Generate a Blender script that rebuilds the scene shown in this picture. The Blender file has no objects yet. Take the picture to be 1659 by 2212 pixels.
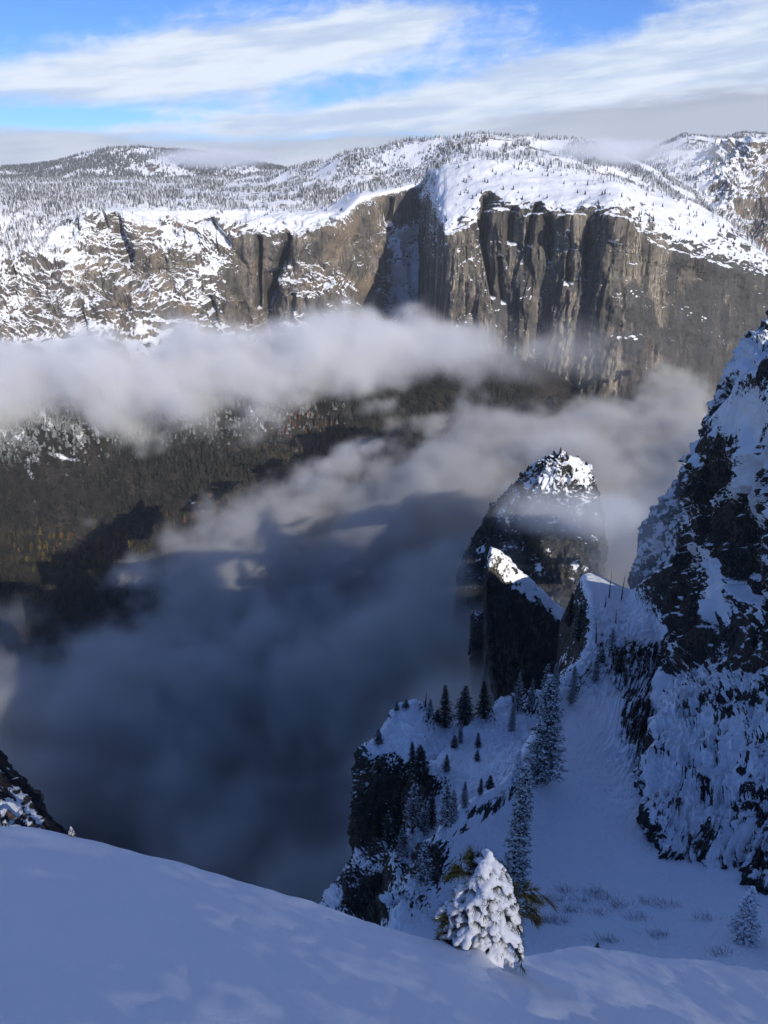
import bpy, math, random
import numpy as np
R = math.radians
sc = bpy.context.scene
COL = sc.collection

# ------------------------------------------------------------------ camera, sky, sun, exposure
FPX, UC, VC = 1841.0, 829.5, 1106.0            # focal length and centre in 1659 x 2212 photo units
PITCH = math.atan((VC - 400.0) / FPX)          # horizon sits at v = 400
cam = bpy.data.cameras.new('camera'); camo = bpy.data.objects.new('camera', cam); COL.objects.link(camo)
camo.location = (0, 0, 0); camo.rotation_euler = (R(90) - PITCH, 0, 0)
cam.sensor_fit = 'VERTICAL'; cam.sensor_height = 36.0; cam.lens = FPX / 2212 * 36.0
cam.clip_start = 0.1; cam.clip_end = 60000
sc.camera = camo

SUN_AZ, SUN_EL = 27.5, 25.0                    # degrees to the right of straight behind the camera, and above the horizon
TOSUN = np.array([math.sin(R(SUN_AZ)) * math.cos(R(SUN_EL)), -math.cos(R(SUN_AZ)) * math.cos(R(SUN_EL)), math.sin(R(SUN_EL))])
sl = bpy.data.lights.new('sun', 'SUN'); so = bpy.data.objects.new('sun', sl); COL.objects.link(so)
sl.energy = 3.4; sl.angle = R(0.53); sl.color = (1.0, 0.93, 0.83)
so.rotation_euler = (R(90 - SUN_EL), 0, R(180) - R(SUN_AZ) + R(180) + 0)
from mathutils import Vector
so.rotation_euler = Vector(TOSUN).to_track_quat('Z', 'Y').to_euler()

sc.view_settings.view_transform = 'Standard'; sc.view_settings.look = 'None'
sc.view_settings.exposure = 0.53; sc.view_settings.gamma = 1.0
sc.cycles.max_bounces = 8; sc.cycles.diffuse_bounces = 3; sc.cycles.glossy_bounces = 1
sc.cycles.volume_bounces = 6; sc.cycles.transparent_max_bounces = 8
sc.cycles.use_denoising = True
FOG = True
FOREST = True

class NT:
    """small helper to write node trees as expressions"""
    def __init__(s, tree): s.t = tree; s.n = tree.nodes; s.l = tree.links
    def new(s, typ, **kw):
        n = s.n.new(typ)
        for k, v in kw.items(): setattr(n, k, v)
        return n
    def put(s, sock, v):
        if v is None: return
        if isinstance(v, bpy.types.NodeSocket): s.l.new(v, sock)
        else: sock.default_value = v
    def m(s, op, a, b=None, c=None, clamp=False):
        n = s.new('ShaderNodeMath', operation=op, use_clamp=clamp)
        s.put(n.inputs[0], a); s.put(n.inputs[1], b); s.put(n.inputs[2], c)
        return n.outputs[0]
    def add(s, a, b): return s.m('ADD', a, b)
    def sub(s, a, b): return s.m('SUBTRACT', a, b)
    def mul(s, a, b): return s.m('MULTIPLY', a, b)
    def div(s, a, b): return s.m('DIVIDE', a, b)
    def mx(s, a, b): return s.m('MAXIMUM', a, b)
    def mn(s, a, b): return s.m('MINIMUM', a, b)
    def ss(s, x, lo, hi, a=0.0, b=1.0):
        n = s.new('ShaderNodeMapRange', interpolation_type='SMOOTHSTEP', clamp=True)
        s.put(n.inputs['Value'], x); s.put(n.inputs['From Min'], lo); s.put(n.inputs['From Max'], hi)
        s.put(n.inputs['To Min'], a); s.put(n.inputs['To Max'], b)
        return n.outputs['Result']
    def vm(s, op, a, b=None, scale=None):
        n = s.new('ShaderNodeVectorMath', operation=op)
        s.put(n.inputs[0], a)
        if b is not None: s.put(n.inputs[1], b)
        if scale is not None: s.put(n.inputs['Scale'], scale)
        return n.outputs[0]
    def xyz(s, v):
        n = s.new('ShaderNodeSeparateXYZ'); s.put(n.inputs[0], v); return n.outputs
    def cxyz(s, x, y, z):
        n = s.new('ShaderNodeCombineXYZ'); s.put(n.inputs[0], x); s.put(n.inputs[1], y); s.put(n.inputs[2], z); return n.outputs[0]
    def noise(s, v, scale, detail=4.0, rough=0.55, lac=2.0, dist=0.0, col=False):
        n = s.new('ShaderNodeTexNoise'); s.put(n.inputs['Vector'], v)
        n.inputs['Scale'].default_value = scale; n.inputs['Detail'].default_value = detail
        n.inputs['Roughness'].default_value = rough; n.inputs['Lacunarity'].default_value = lac
        n.inputs['Distortion'].default_value = dist
        return n.outputs['Color' if col else 'Fac']
    def mix(s, f, a, b, mode='MIX'):
        n = s.new('ShaderNodeMix', data_type='RGBA', blend_type=mode)
        s.put(n.inputs[0], f)
        for sock, v in ((n.inputs[6], a), (n.inputs[7], b)):
            if isinstance(v, (tuple, list)): v = tuple(v) + (1,) if len(v) == 3 else tuple(v)
            s.put(sock, v)
        return n.outputs[2]
    def attr(s, name, out='Fac'):
        n = s.new('ShaderNodeAttribute', attribute_name=name); return n.outputs[out]

# world: Nishita sky with cloud laid over it by direction (azimuth / elevation)
w = bpy.data.worlds.new('World'); sc.world = w; w.use_nodes = True
g = NT(w.node_tree); g.n.clear()
sky = g.new('ShaderNodeTexSky', sky_type='NISHITA', sun_disc=False)
sky.sun_elevation = R(SUN_EL); sky.sun_rotation = R(180) - R(SUN_AZ); sky.altitude = 2200; sky.ozone_density = 2.0; sky.air_density = 1.0; sky.dust_density = 0.4
D = g.new('ShaderNodeTexCoord').outputs['Generated']
dx, dy, dz = g.xyz(D)
az = g.m('ARCTAN2', dx, dy)
el = g.m('ARCSINE', dz)
azd = g.mul(az, 57.2958); eld = g.mul(el, 57.2958)
skew = g.sub(eld, g.mul(azd, 0.10))
cv = g.cxyz(g.mul(azd, 0.105), g.mul(skew, 0.19), 3.7)
wrp = g.noise(g.vm('SCALE', cv, scale=1.3), 1.0, 3, 0.5, col=True)
cvw = g.vm('ADD', cv, g.vm('SCALE', g.vm('SUBTRACT', wrp, (0.5, 0.5, 0.5)), scale=0.55))
c1 = g.noise(cvw, 1.6, 9, 0.66)
c2 = g.noise(g.vm('ADD', g.cxyz(g.mul(azd, 0.10), g.mul(skew, 0.40), 9.1), g.vm('SCALE', g.vm('SUBTRACT', wrp, (0.5, 0.5, 0.5)), scale=1.2)), 1.6, 6, 0.6)
def blob(a0, e0, ra, re, tilt=0.0):
    a = g.sub(azd, a0); e = g.sub(g.sub(eld, e0), g.mul(a, tilt))
    q = g.add(g.m('POWER', g.m('ABSOLUTE', g.div(a, ra)), 2.0), g.m('POWER', g.m('ABSOLUTE', g.div(e, re)), 2.0))
    return g.m('EXPONENT', g.mul(q, -1.0))
cover = g.add(g.mul(g.sub(c1, 0.5), 1.5), g.mul(g.sub(c2, 0.5), 0.9))
place = -0.10
bl = [(-7, 7.4, 12, 1.7, 0.10, 0.85), (18, 6.0, 13, 2.6, 0.16, 1.0), (0, 3.8, 20, 0.9, 0.05, 0.7), (-16, 5.6, 9, 1.2, 0.05, 0.55),
      (4, 5.2, 12, .9, 0.1, 0.35), (-26, 9.5, 9, 2.0, 0.0, -0.45), (8, 10.5, 8, 1.8, -0.1, -0.35), (-17, 3.7, 6, 0.35, 0.0, -0.45), (2, 9.3, 7, 0.9, 0.15, 0.35), (25, 10.0, 9, 1.5, 0.1, .35)]
pl = None
for a0, e0, ra, re, ti, am in bl:
    t = g.mul(blob(a0, e0, ra, re, ti), am); pl = t if pl is None else g.add(pl, t)
cc = g.add(g.add(cover, pl), place)
back = g.ss(g.m('ABSOLUTE', azd), 50, 110, 0.0, -0.1)      # fewer clouds behind
high = g.ss(eld, 12, 26, 0.0, 0.04)
cc = g.add(g.add(cc, back), high)
thin = g.ss(cc, -0.12, 0.55)
# low stratus lying along the plateau
s1 = g.noise(g.cxyz(g.mul(azd, 0.05), g.mul(eld, 0.3), 1.3), 2.2, 6, 0.55)
topel = g.add(g.add(g.mul(g.sub(s1, 0.5), 3.4), 3.0), g.mul(g.ss(azd, 0, 22), 2.6))
strat = g.m('MULTIPLY', g.ss(g.sub(topel, eld), -0.3, 0.9), g.ss(g.m('ABSOLUTE', azd), 60, 100, 1.0, 0.3))
shade = g.noise(g.cxyz(g.mul(azd, 0.10), g.mul(skew, 0.7), 5.0), 1.5, 5, 0.55)
bankr = g.ss(azd, 2, 16)
ccol = g.mix(g.ss(shade, 0.35, 0.65), (0.38, 0.46, 0.61), (0.55, 0.61, 0.70))
rt = g.ss(azd, 0, 20)
scol = g.mix(g.ss(g.add(g.sub(topel, eld), g.mul(g.sub(shade, 0.5), 2.0)), 0.2, 1.9), (0.33, 0.38, 0.48), (0.47, 0.51, 0.60))
skyc = g.mix(1.0, sky.outputs[0], (0.28, 0.44, 0.74), mode='MULTIPLY')
bgs = g.new('ShaderNodeBackground'); g.put(bgs.inputs[0], skyc); bgs.inputs[1].default_value = 0.13
bgc = g.new('ShaderNodeBackground'); g.put(bgc.inputs[0], g.mix(strat, ccol, g.mix(bankr, scol, g.mix(0.6, scol, (0.27, 0.30, 0.38))))); bgc.inputs[1].default_value = 1.0
mixs = g.new('ShaderNodeMixShader')
g.put(mixs.inputs[0], g.m('MULTIPLY', g.mx(thin, strat), g.ss(eld, -4, -1)))
g.l.new(bgs.outputs[0], mixs.inputs[1]); g.l.new(bgc.outputs[0], mixs.inputs[2])
wo = g.new('ShaderNodeOutputWorld'); g.l.new(mixs.outputs[0], wo.inputs[0])

# ------------------------------------------------------------------ helpers: noise, unprojection, meshes
cp, sp = math.cos(PITCH), math.sin(PITCH)
def P(u, v, Y):
    """the place at horizontal distance Y that is seen at photo point (u, v)"""
    u = np.asarray(u, float); v = np.asarray(v, float); Y = np.asarray(Y, float)
    x = (u - UC) / FPX; y = -(v - VC) / FPX
    dY = cp + y * sp; dZ = -sp + y * cp
    t = Y / dY
    return np.stack(np.broadcast_arrays(x * t, Y, dZ * t), -1)
def UV(p):
    f = p[..., 1] * cp - p[..., 2] * sp
    return UC + FPX * p[..., 0] / f, VC - FPX * (p[..., 1] * sp + p[..., 2] * cp) / f

G3 = np.array([(1,1,0),(-1,1,0),(1,-1,0),(-1,-1,0),(1,0,1),(-1,0,1),(1,0,-1),(-1,0,-1),(0,1,1),(0,-1,1),(0,1,-1),(0,-1,-1),(1,1,0),(0,-1,1),(-1,1,0),(0,-1,-1)], np.float32)
def perlin(p, seed=0):
    sh = p.shape[:-1]; p = p.reshape(-1, 3)
    i = np.floor(p).astype(np.int64); f = (p - i).astype(np.float32)
    w_ = f * f * f * (f * (f * 6 - 15) + 10)
    out = np.zeros(len(p), np.float32)
    for a in (0, 1):
        for b in (0, 1):
            for c in (0, 1):
                h = ((i[:, 0] + a) * 374761393 + (i[:, 1] + b) * 668265263 + (i[:, 2] + c) * 1440662683 + seed * 974634599) & 0xffffffff
                h = ((h ^ (h >> 13)) * 1274126177) & 0xffffffff
                gr = G3[((h ^ (h >> 16)) & 15)]
                d = gr[:, 0] * (f[:, 0] - a) + gr[:, 1] * (f[:, 1] - b) + gr[:, 2] * (f[:, 2] - c)
                out += d * (w_[:, 0] if a else 1 - w_[:, 0]) * (w_[:, 1] if b else 1 - w_[:, 1]) * (w_[:, 2] if c else 1 - w_[:, 2])
    return out.reshape(sh)
def fbm(p, octv=5, gain=0.5, lac=2.03, seed=0, ridged=False):
    s = 0; a = 1.0
    for k in range(octv):
        n = perlin(p, seed + k * 17)
        s = s + a * ((1 - 2.2 * np.abs(n)) if ridged else n)
        a *= gain; p = p * lac
    return s
def sstep(x, lo, hi):
    t = np.clip((x - lo) / (hi - lo), 0, 1); return t * t * (3 - 2 * t)

def catmull(A, n):
    """sample control array A along axis 0 at n even parameters"""
    K = len(A); t = np.linspace(0, K - 1, n); i = np.clip(t.astype(int), 0, K - 2); f = (t - i).reshape((-1,) + (1,) * (A.ndim - 1))
    p1, p2 = A[i], A[i + 1]; p0 = np.where(i.reshape(f.shape) > 0, A[np.maximum(i - 1, 0)], 2 * p1 - p2)
    p3 = np.where(i.reshape(f.shape) < K - 2, A[np.minimum(i + 2, K - 1)], 2 * p2 - p1)
    c = 0.35                                                      # tension: a little tighter than Catmull-Rom
    m1, m2 = (p2 - p0) * c, (p3 - p1) * c
    return (2*f**3 - 3*f**2 + 1) * p1 + (f**3 - 2*f**2 + f) * m1 + (-2*f**3 + 3*f**2) * p2 + (f**3 - f**2) * m2
def loft(rows, n, m, skL=None, skR=None, skT=None, skB=None):
    """rows of (u, v, Y) photo points -> smooth grid (m, n, 3) of world points; sk* add a control point moved by a world offset"""
    A = np.array(rows, float); W = P(A[..., 0], A[..., 1], A[..., 2])
    def add(W, off, axis, first):
        e = np.take(W, [0 if first else -1], axis) + np.array(off, float)
        return np.concatenate([e, W] if first else [W, e], axis)
    for o in (skL or []): W = add(W, o, 1, True)
    for o in (skR or []): W = add(W, o, 1, False)
    for o in (skT or []): W = add(W, o, 0, True)
    for o in (skB or []): W = add(W, o, 0, False)
    G = catmull(W, m); G = np.swapaxes(catmull(np.swapaxes(G, 0, 1), n), 0, 1)
    return G
def normals(G):
    a = np.gradient(G, axis=1); b = np.gradient(G, axis=0)
    n = np.cross(a, b); n /= np.linalg.norm(n, axis=-1, keepdims=True) + 1e-9
    return n
def facing(n, G):
    s = np.sign((n * (G * -1.0)).sum(-1).mean()) or 1.0            # turn them toward the camera side
    return n * s
def link(o): COL.objects.link(o); return o
def mesh_np(name, verts, faces, mat=None, parent=None, attrs=None, smooth=True, cattrs=None):
    """faces: (F, k) int array or list of such arrays"""
    me = bpy.data.meshes.new(name)
    fl = faces if isinstance(faces, list) else [faces]
    fl = [np.asarray(f) for f in fl if len(f)]
    verts = np.asarray(verts, np.float32)
    me.vertices.add(len(verts)); me.vertices.foreach_set('co', verts.ravel())
    tot = sum(f.size for f in fl); nf = sum(len(f) for f in fl)
    me.loops.add(tot); me.loops.foreach_set('vertex_index', np.concatenate([f.ravel() for f in fl]).astype(np.int32))
    st = []; k = 0
    for f in fl:
        st.append(k + np.arange(len(f)) * f.shape[1]); k += f.size
    me.polygons.add(nf); me.polygons.foreach_set('loop_start', np.concatenate(st).astype(np.int32))
    me.update(calc_edges=True)
    me.polygons.foreach_set('use_smooth', np.full(nf, smooth))
    for k2, v in (attrs or {}).items():
        a = me.attributes.new(k2, 'FLOAT', 'POINT'); a.data.foreach_set('value', np.asarray(v, np.float32).ravel())
    if mat: me.materials.append(mat)
    o = bpy.data.objects.new(name, me); link(o)
    if parent: o.parent = parent
    return o
def grid_faces(m, n, flip=False):
    i = np.arange(m * n).reshape(m, n)
    f = np.stack([i[:-1, :-1], i[:-1, 1:], i[1:, 1:], i[1:, :-1]], -1).reshape(-1, 4)
    return f[:, ::-1] if flip else f
def tag(o, label=None, cat=None, group=None, kind=None):
    if label: o['label'] = label
    if cat: o['category'] = cat
    if group: o['group'] = group
    if kind: o['kind'] = kind
    return o
def grid_obj(name, G, mat, attrs, kind='structure', label=None, cat=None):
    n = normals(G); up = facing(n, G)
    flip = (up * n).sum(-1).mean() < 0
    o = mesh_np(name, G.reshape(-1, 3), grid_faces(G.shape[0], G.shape[1], flip), mat, attrs={k: v.ravel() for k, v in attrs.items()})
    return tag(o, label, cat, None, kind)
def seg_carve(u, v, ua, va, ub, vb, w_, wb=None):
    """1 on the photo-plane segment, falling to 0 with width w_"""
    dx_, dy_ = ub - ua, vb - va; L2 = dx_ * dx_ + dy_ * dy_
    t = np.clip(((u - ua) * dx_ + (v - va) * dy_) / L2, 0, 1)
    ww = w_ + (wb - w_) * t if wb is not None else w_
    d = np.hypot(u - ua - t * dx_, v - va - t * dy_)
    return np.exp(-(d / ww) ** 2)
def gau(u, v, u0, v0, ru, rv): return np.exp(-((u - u0) / ru) ** 2 - ((v - v0) / rv) ** 2)

# ------------------------------------------------------------------ materials
def material(name):
    m = bpy.data.materials.new(name); m.use_nodes = True; t = NT(m.node_tree); t.n.clear()
    b = t.new('ShaderNodeBsdfPrincipled'); o = t.new('ShaderNodeOutputMaterial'); t.l.new(b.outputs[0], o.inputs[0])
    b.inputs['Roughness'].default_value = 0.9; b.inputs['Specular IOR Level'].default_value = 0.15
    return m, t, b
def rock_snow(name, unit, dark, mid, light, streak=(1, 1, 1), tint=None, snow_soft=0.10, snow_noise=0.5, bump=0.5, patch=None, cover=None, bands=0.0):
    """granite with snow lying where the vertex attribute 'snow' says; unit = size in metres of the finest grain"""
    m, t, b = material(name)
    co = t.new('ShaderNodeTexCoord').outputs['Object']
    sv = t.vm('MULTIPLY', co, streak)
    big = t.noise(co, 0.03 / unit, 4, 0.6)
    st = t.noise(sv, 0.16 / unit, 7, 0.62, dist=0.3)
    st2 = t.noise(sv, 0.5 / unit, 5, 0.6)
    fine = t.noise(co, 0.55 / unit, 5, 0.65)
    f1 = t.add(t.mul(st, 0.65), t.mul(st2, 0.35))
    c = t.mix(t.ss(f1, 0.36, 0.56), dark, mid)
    c = t.mix(t.mul(t.ss(t.add(st2, t.mul(t.sub(big, 0.5), 0.8)), 0.5, 0.68), 0.85), c, light)
    if bands:
        bn = t.noise(t.vm('MULTIPLY', co, (1.0, 1.0, 0.05)), 0.055 / unit, 5, 0.6, dist=0.4)
        c = t.mix(t.mul(t.ss(bn, 0.44, 0.56), bands), c, dark)
    if tint: c = t.mix(t.mul(t.ss(big, 0.5, 0.66), 0.75), c, tint)
    if patch: c = t.mix(t.mul(t.attr('patch'), t.ss(fine, 0.3, 0.55, 0.75, 1.0)), c, patch)
    if cover: c = t.mix(t.attr('cover'), c, cover)
    c = t.mix(t.ss(fine, 0.3, 0.7, 0.0, 0.55), c, (0.02, 0.02, 0.022), mode='MIX') if False else t.mix(t.ss(fine, 0.30, 0.47, 0.55, 0.0), c, (0.03, 0.03, 0.03))
    sn = t.add(t.attr('snow'), t.mul(t.sub(fine, 0.5), snow_noise))
    sm = t.ss(sn, 0.5 - snow_soft, 0.5 + snow_soft)
    big2 = t.noise(co, 0.02 / unit, 3, 0.5)
    scol_ = t.mix(big2, (0.80, 0.82, 0.86), (0.88, 0.89, 0.91))
    t.put(b.inputs['Base Color'], t.mix(sm, c, scol_))
    t.put(b.inputs['Roughness'], t.ss(sm, 0, 1, 0.92, 0.6))
    bm = t.new('ShaderNodeBump'); bm.inputs['Strength'].default_value = bump; bm.inputs['Distance'].default_value = unit * 2.0
    t.put(bm.inputs['Height'], t.add(t.mul(f1, 1.0), t.add(t.mul(fine, 0.7), t.mul(sm, 0.35))))
    t.l.new(bm.outputs[0], b.inputs['Normal'])
    return m
# ------------------------------------------------------------------ far plateau, hills, cliffs
def snowmask(G, amp, base, k, seed, scale):
    """snow lies on flatter ground; noise breaks its edge"""
    n = normals(G); up = np.abs(n[..., 2])
    return base + k * (up - 0.5) + amp * fbm(G / scale, 4, 0.6, seed=seed)

M_el = rock_snow('granite_tan_grey', 3.0, (0.022, 0.022, 0.023), (0.19, 0.163, 0.128), (0.48, 0.41, 0.31), streak=(1.6, 1.6, 0.10), tint=(0.13, 0.115, 0.10), patch=(0.062, 0.062, 0.062), bands=0.68)
M_lf = rock_snow('granite_warm_broken', 3.5, (0.045, 0.040, 0.036), (0.165, 0.145, 0.120), (0.33, 0.28, 0.21), streak=(1.2, 1.2, 0.3), tint=(0.19, 0.14, 0.10), bands=0.45, snow_noise=0.9)
M_plat = rock_snow('snow_plateau', 5.0, (0.06, 0.06, 0.055), (0.16, 0.14, 0.12), (0.25, 0.22, 0.18), snow_noise=0.4)

SHEETS = {}
# left cliffs
cols = {-220: [(430,4600),(600,3500),(660,3350),(720,3200),(800,3080),(1000,2800)],
 0: [(430,4600),(575,3550),(640,3400),(700,3250),(780,3120),(1000,2800)],
 100: [(430,4600),(558,3600),(620,3400),(690,3250),(780,3120),(1000,2800)],
 150: [(428,4550),(500,3750),(570,3500),(650,3350),(740,3200),(1000,2820)],
 185: [(425,4500),(450,3700),(520,3600),(610,3450),(700,3280),(1000,2850)],
 240: [(428,4400),(458,3700),(510,3650),(585,3480),(690,3290),(1000,2860)],
 300: [(430,4300),(470,3750),(545,3550),(600,3535),(670,3330),(1000,2880)],
 370: [(430,4300),(478,3800),(545,3560),(603,3535),(690,3360),(1000,2880)],
 425: [(430,4300),(475,3850),(560,3640),(620,3480),(700,3400),(1000,2900)],
 480: [(440,4300),(490,3760),(570,3650),(640,3540),(705,3480),(1000,2900)],
 530: [(445,4300),(505,3680),(580,3655),(650,3625),(710,3595),(1000,2950)],
 575: [(448,4300),(498,3680),(580,3655),(650,3625),(710,3595),(1000,2950)],
 640: [(450,4300),(500,3650),(570,3620),(640,3560),(700,3520),(1000,2950)],
 720: [(440,4300),(488,3700),(560,3650),(640,3560),(700,3500),(1000,2950)],
 772: [(400,4400),(428,3900),(520,3800),(610,3640),(690,3560),(1000,2980)],
 830: [(395,4500),(415,4050),(500,4000),(600,3960),(690,3920),(1000,3200)],
 900: [(385,4600),(398,4200),(480,4180),(600,4120),(690,4080),(1000,3300)],
 980: [(380,4700),(395,4300),(480,4280),(600,4220),(690,4180),(1000,3400)]}
us = sorted(cols)
rows = [[(u, cols[u][k][0], cols[u][k][1]) for u in us] for k in range(6)]
# spread columns evenly in u so that the grid is even
ug = np.linspace(us[0], us[-1], 60)
rows = [[(x, np.interp(x, us, [r[1] for r in rw]), np.interp(x, us, [r[2] for r in rw])) for x in ug] for rw in rows]
G = loft(rows, 640, 360)
u, v = UV(G); nrm = facing(normals(G), G)
steep = sstep(np.abs(nrm[..., 2]), 0.75, 0.35)
amp = sstep(v, 425, 520)
w0 = fbm(G / 260.0, 3, seed=3)[..., None] * np.array([60, 60, 30.])
q = (G + w0)
d = 55 * fbm(q * np.array([1, 1, 0.45]) / 230.0, 6, 0.52, seed=11) + 26 * (fbm(q * np.array([1, 1, 0.3]) / 110.0, 5, 0.5, seed=12, ridged=True) - 0.6)
diag = q[..., 0] * 0.5 + q[..., 2] * 0.86
d += 10 * fbm(np.stack([diag / 22, q[..., 1] / 60, (q[..., 0] - q[..., 2]) / 90], -1), 4, 0.55, seed=14, ridged=True) * sstep(u, 520, 380)
G = G + nrm * (d * amp)[..., None]
car = 230 * seg_carve(u, v, 622, 505, 585, 640, 5, 14) + 160 * seg_carve(u, v, 585, 600, 575, 760, 14, 22) + 120 * seg_carve(u, v, 560, 520, 556, 660, 5) \
    + 90 * seg_carve(u, v, 455, 640, 462, 700, 6) + 90 * seg_carve(u, v, 245, 470, 275, 560, 9) + 70 * seg_carve(u, v, 205, 450, 225, 490, 9) + 80 * seg_carve(u, v, 440, 480, 500, 530, 7) \
    + 90 * seg_carve(u, v, 170, 680, 190, 740, 7) + 60 * seg_carve(u, v, 30, 580, 35, 650, 5) + 110 * seg_carve(u, v, 845, 430, 838, 480, 5) + 70 * seg_carve(u, v, 635, 640, 630, 700, 5)
G[..., 1] += car
SHEETS['cliff_left'] = G
n2 = np.abs(normals(G)[..., 2])
bias = 0.24 * gau(u, v, 60, 640, 220, 130) + 0.30 * gau(u, v, 450, 560, 70, 70) + 0.22 * gau(u, v, 430, 640, 80, 40) + 0.2 * gau(u, v, 700, 620, 40, 40) + .25 * sstep(v, 500, 440)
snow = 0.30 + 1.05 * (n2 - 0.42) + bias + 0.19 * fbm(G / np.array([75., 75, 45]), 5, 0.58, seed=21) - 0.45 * gau(u, v, 540, 600, 45, 90) - 0.45 * gau(u, v, 340, 578, 62, 28) - 0.4 * gau(u, v, 245, 645, 42, 45) - 0.3 * gau(u, v, 700, 560, 70, 50) - 0.35 * gau(u, v, 790, 500, 50, 80) - 0.3 * gau(u, v, 860, 440, 50, 40) - 0.3 * gau(u, v, 440, 690, 80, 22) - 0.35 * gau(u, v, 740, 690, 90, 40) + 0.35 * gau(u, v, 350, 515, 50, 18) + 0.3 * gau(u, v, 150, 520, 90, 40) + 0.3 * gau(u, v, 640, 470, 80, 25) - .3 * gau(u, v, 90, 660, 50, 40) + 0.62 * sstep(u, 795, 850) * sstep(v, 430, 520)
grid_obj('cliff', G, M_lf, {'snow': snow, 'patch': snow * 0}, label='long broken granite cliff streaked with snow, left of the great wall', cat='cliff')

# El Capitan-like great wall
cols = {905: [(405,4300),(440,4260),(520,4220),(620,4150),(690,4100),(1000,3800)],
 915: [(385,4150),(420,4050),(520,3960),(620,3880),(690,3820),(1000,3600)],
 928: [(368,4000),(400,3850),(480,3760),(580,3660),(690,3560),(1000,3350)],
 945: [(360,3800),(440,3460),(510,3380),(600,3310),(690,3250),(1000,3050)],
 965: [(352,3750),(490,3190),(540,3165),(620,3140),(697,3120),(1000,3000)],
 1010: [(342,3700),(466,3200),(540,3140),(620,3110),(700,3090),(1000,2990)],
 1050: [(338,3700),(432,3230),(530,3150),(620,3110),(700,3080),(1000,2980)],
 1090: [(340,3700),(436,3170),(530,3120),(620,3085),(720,3060),(1000,2955)],
 1170: [(352,3680),(451,3080),(540,3050),(640,3020),(740,2990),(1000,2900)],
 1255: [(368,3650),(452,2960),(540,2935),(640,2905),(740,2880),(1000,2800)],
 1325: [(388,3600),(444,2860),(540,2835),(640,2805),(740,2780),(1000,2700)],
 1360: [(397,3580),(472,2865),(550,2830),(640,2800),(740,2775),(1000,2700)],
 1410: [(412,3560),(510,2900),(580,2870),(660,2845),(750,2820),(1000,2740)],
 1480: [(432,3540),(533,2960),(600,2935),(680,2910),(760,2890),(1000,2800)],
 1555: [(468,3520),(558,3030),(620,3005),(690,2985),(770,2960),(1000,2870)],
 1655: [(560,3450),(588,3120),(640,3100),(700,3080),(780,3060),(1000,2980)],
 1780: [(645,3400),(660,3220),(700,3200),(750,3180),(810,3160),(1000,3080)]}
us = sorted(cols)
ug = np.concatenate([np.linspace(905, 965, 9)[:-1], np.linspace(965, 1780, 34)])
rows = [[(x, np.interp(x, us, [cols[c][k][0] for c in us]), np.interp(x, us, [cols[c][k][1] for c in us])) for x in ug] for k in range(6)]
G = loft(rows, 700, 460, skT=[(0, 500, -160)])
u, v = UV(G); nrm = facing(normals(G), G)
un, vn = u, v
nz = np.abs(nrm[..., 2])
face = sstep(nz, 0.62, 0.30)
flute = 40 * (fbm(G * np.array([1, 1, 0.06]) / 210.0, 4, 0.5, seed=31, ridged=True) - 0.6) + 15 * fbm(G * np.array([1, 1, 0.10]) / 55.0, 5, 0.55, seed=32) + 9 * (fbm(G * np.array([1, 1, 0.12]) / 22.0, 3, 0.5, seed=36, ridged=True) - .5)
blocks = 16 * fbm(G / 90.0, 5, 0.55, seed=33)
top = 12 * fbm(G / 160.0, 5, 0.5, seed=34)
rim = gau(u, v, u, np.interp(u, us, [cols[c][1][0] for c in us]), 1, 14) * 12 * fbm(G / 40.0, 4, 0.5, seed=35)
leftness = sstep(u, 1420, 1320) * (1 - 0.6 * sstep(u, 985, 960))
calm = 1 - 0.75 * sstep(u, 985, 960)
G = G + nrm * (face * calm * (flute * (0.35 + 0.65 * leftness) + blocks) + (1 - face) * top + rim)[..., None]
car = 150 * seg_carve(u, v, 1055, 432, 1045, 520, 11, 8) + 110 * seg_carve(u, v, 1045, 520, 1070, 640, 8, 5) + 120 * seg_carve(u, v, 1165, 452, 1150, 520, 7) + 80 * seg_carve(u, v, 1185, 470, 1195, 560, 6) \
    + 80 * seg_carve(u, v, 1112, 450, 1110, 520, 6) + 120 * seg_carve(u, v, 1273, 480, 1272, 600, 4) + 70 * seg_carve(u, v, 1245, 500, 1242, 610, 5) + 60 * seg_carve(u, v, 1085, 560, 1090, 650, 5)
G[..., 1] += car
SHEETS['wall'] = G
n2 = np.abs(normals(G)[..., 2])
snow = 0.12 - 0.45 * sstep(n2, 0.75, 0.4) * sstep(u, 975, 1010) - 0.4 * sstep(n2, 0.85, 0.55) * sstep(u, 1340, 1400) + 1.3 * (n2 - 0.38) + 0.14 * fbm(G / 45.0, 5, 0.6, seed=41) + 0.62 * sstep(u, 978, 955) * sstep(v, 860, 480) + 0.2 * gau(u, v, 1000, 450, 45, 60)
snow += 0.16 * gau(u, v, 1430, 540, 60, 18) + 0.25 * seg_carve(u, v, 975, 510, 1020, 522, 3) * 2 + 0.2 * seg_carve(u, v, 1025, 528, 1060, 530, 3)
patch = np.clip(gau(u, v, 1370, 690, 32, 90) + gau(u, v, 1530, 690, 55, 60) + 0.9 * sstep(v, 740, 800) * gau(u, v, 1560, 780, 120, 60) + 0.9 * gau(u, v, 1600, 630, 80, 60) + 0.9 * gau(u, v, 1180, 640, 120, 90) + 0.5 * sstep(u, 1390, 1480) + .6 * gau(u, v, 1470, 770, 40, 40), 0, 1)  # dark diorite patches; cloud shade on the right face is painted in too
patch = sstep(patch + 0.7 * fbm(G * np.array([1, 1, .6]) / 90., 5, 0.6, seed=43), 0.35, 0.6) * 0.85
grid_obj('granite_wall', G, M_el, {'snow': snow, 'patch': patch}, label='sheer tan and grey granite wall with a rounded snow covered summit', cat='cliff')

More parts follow.
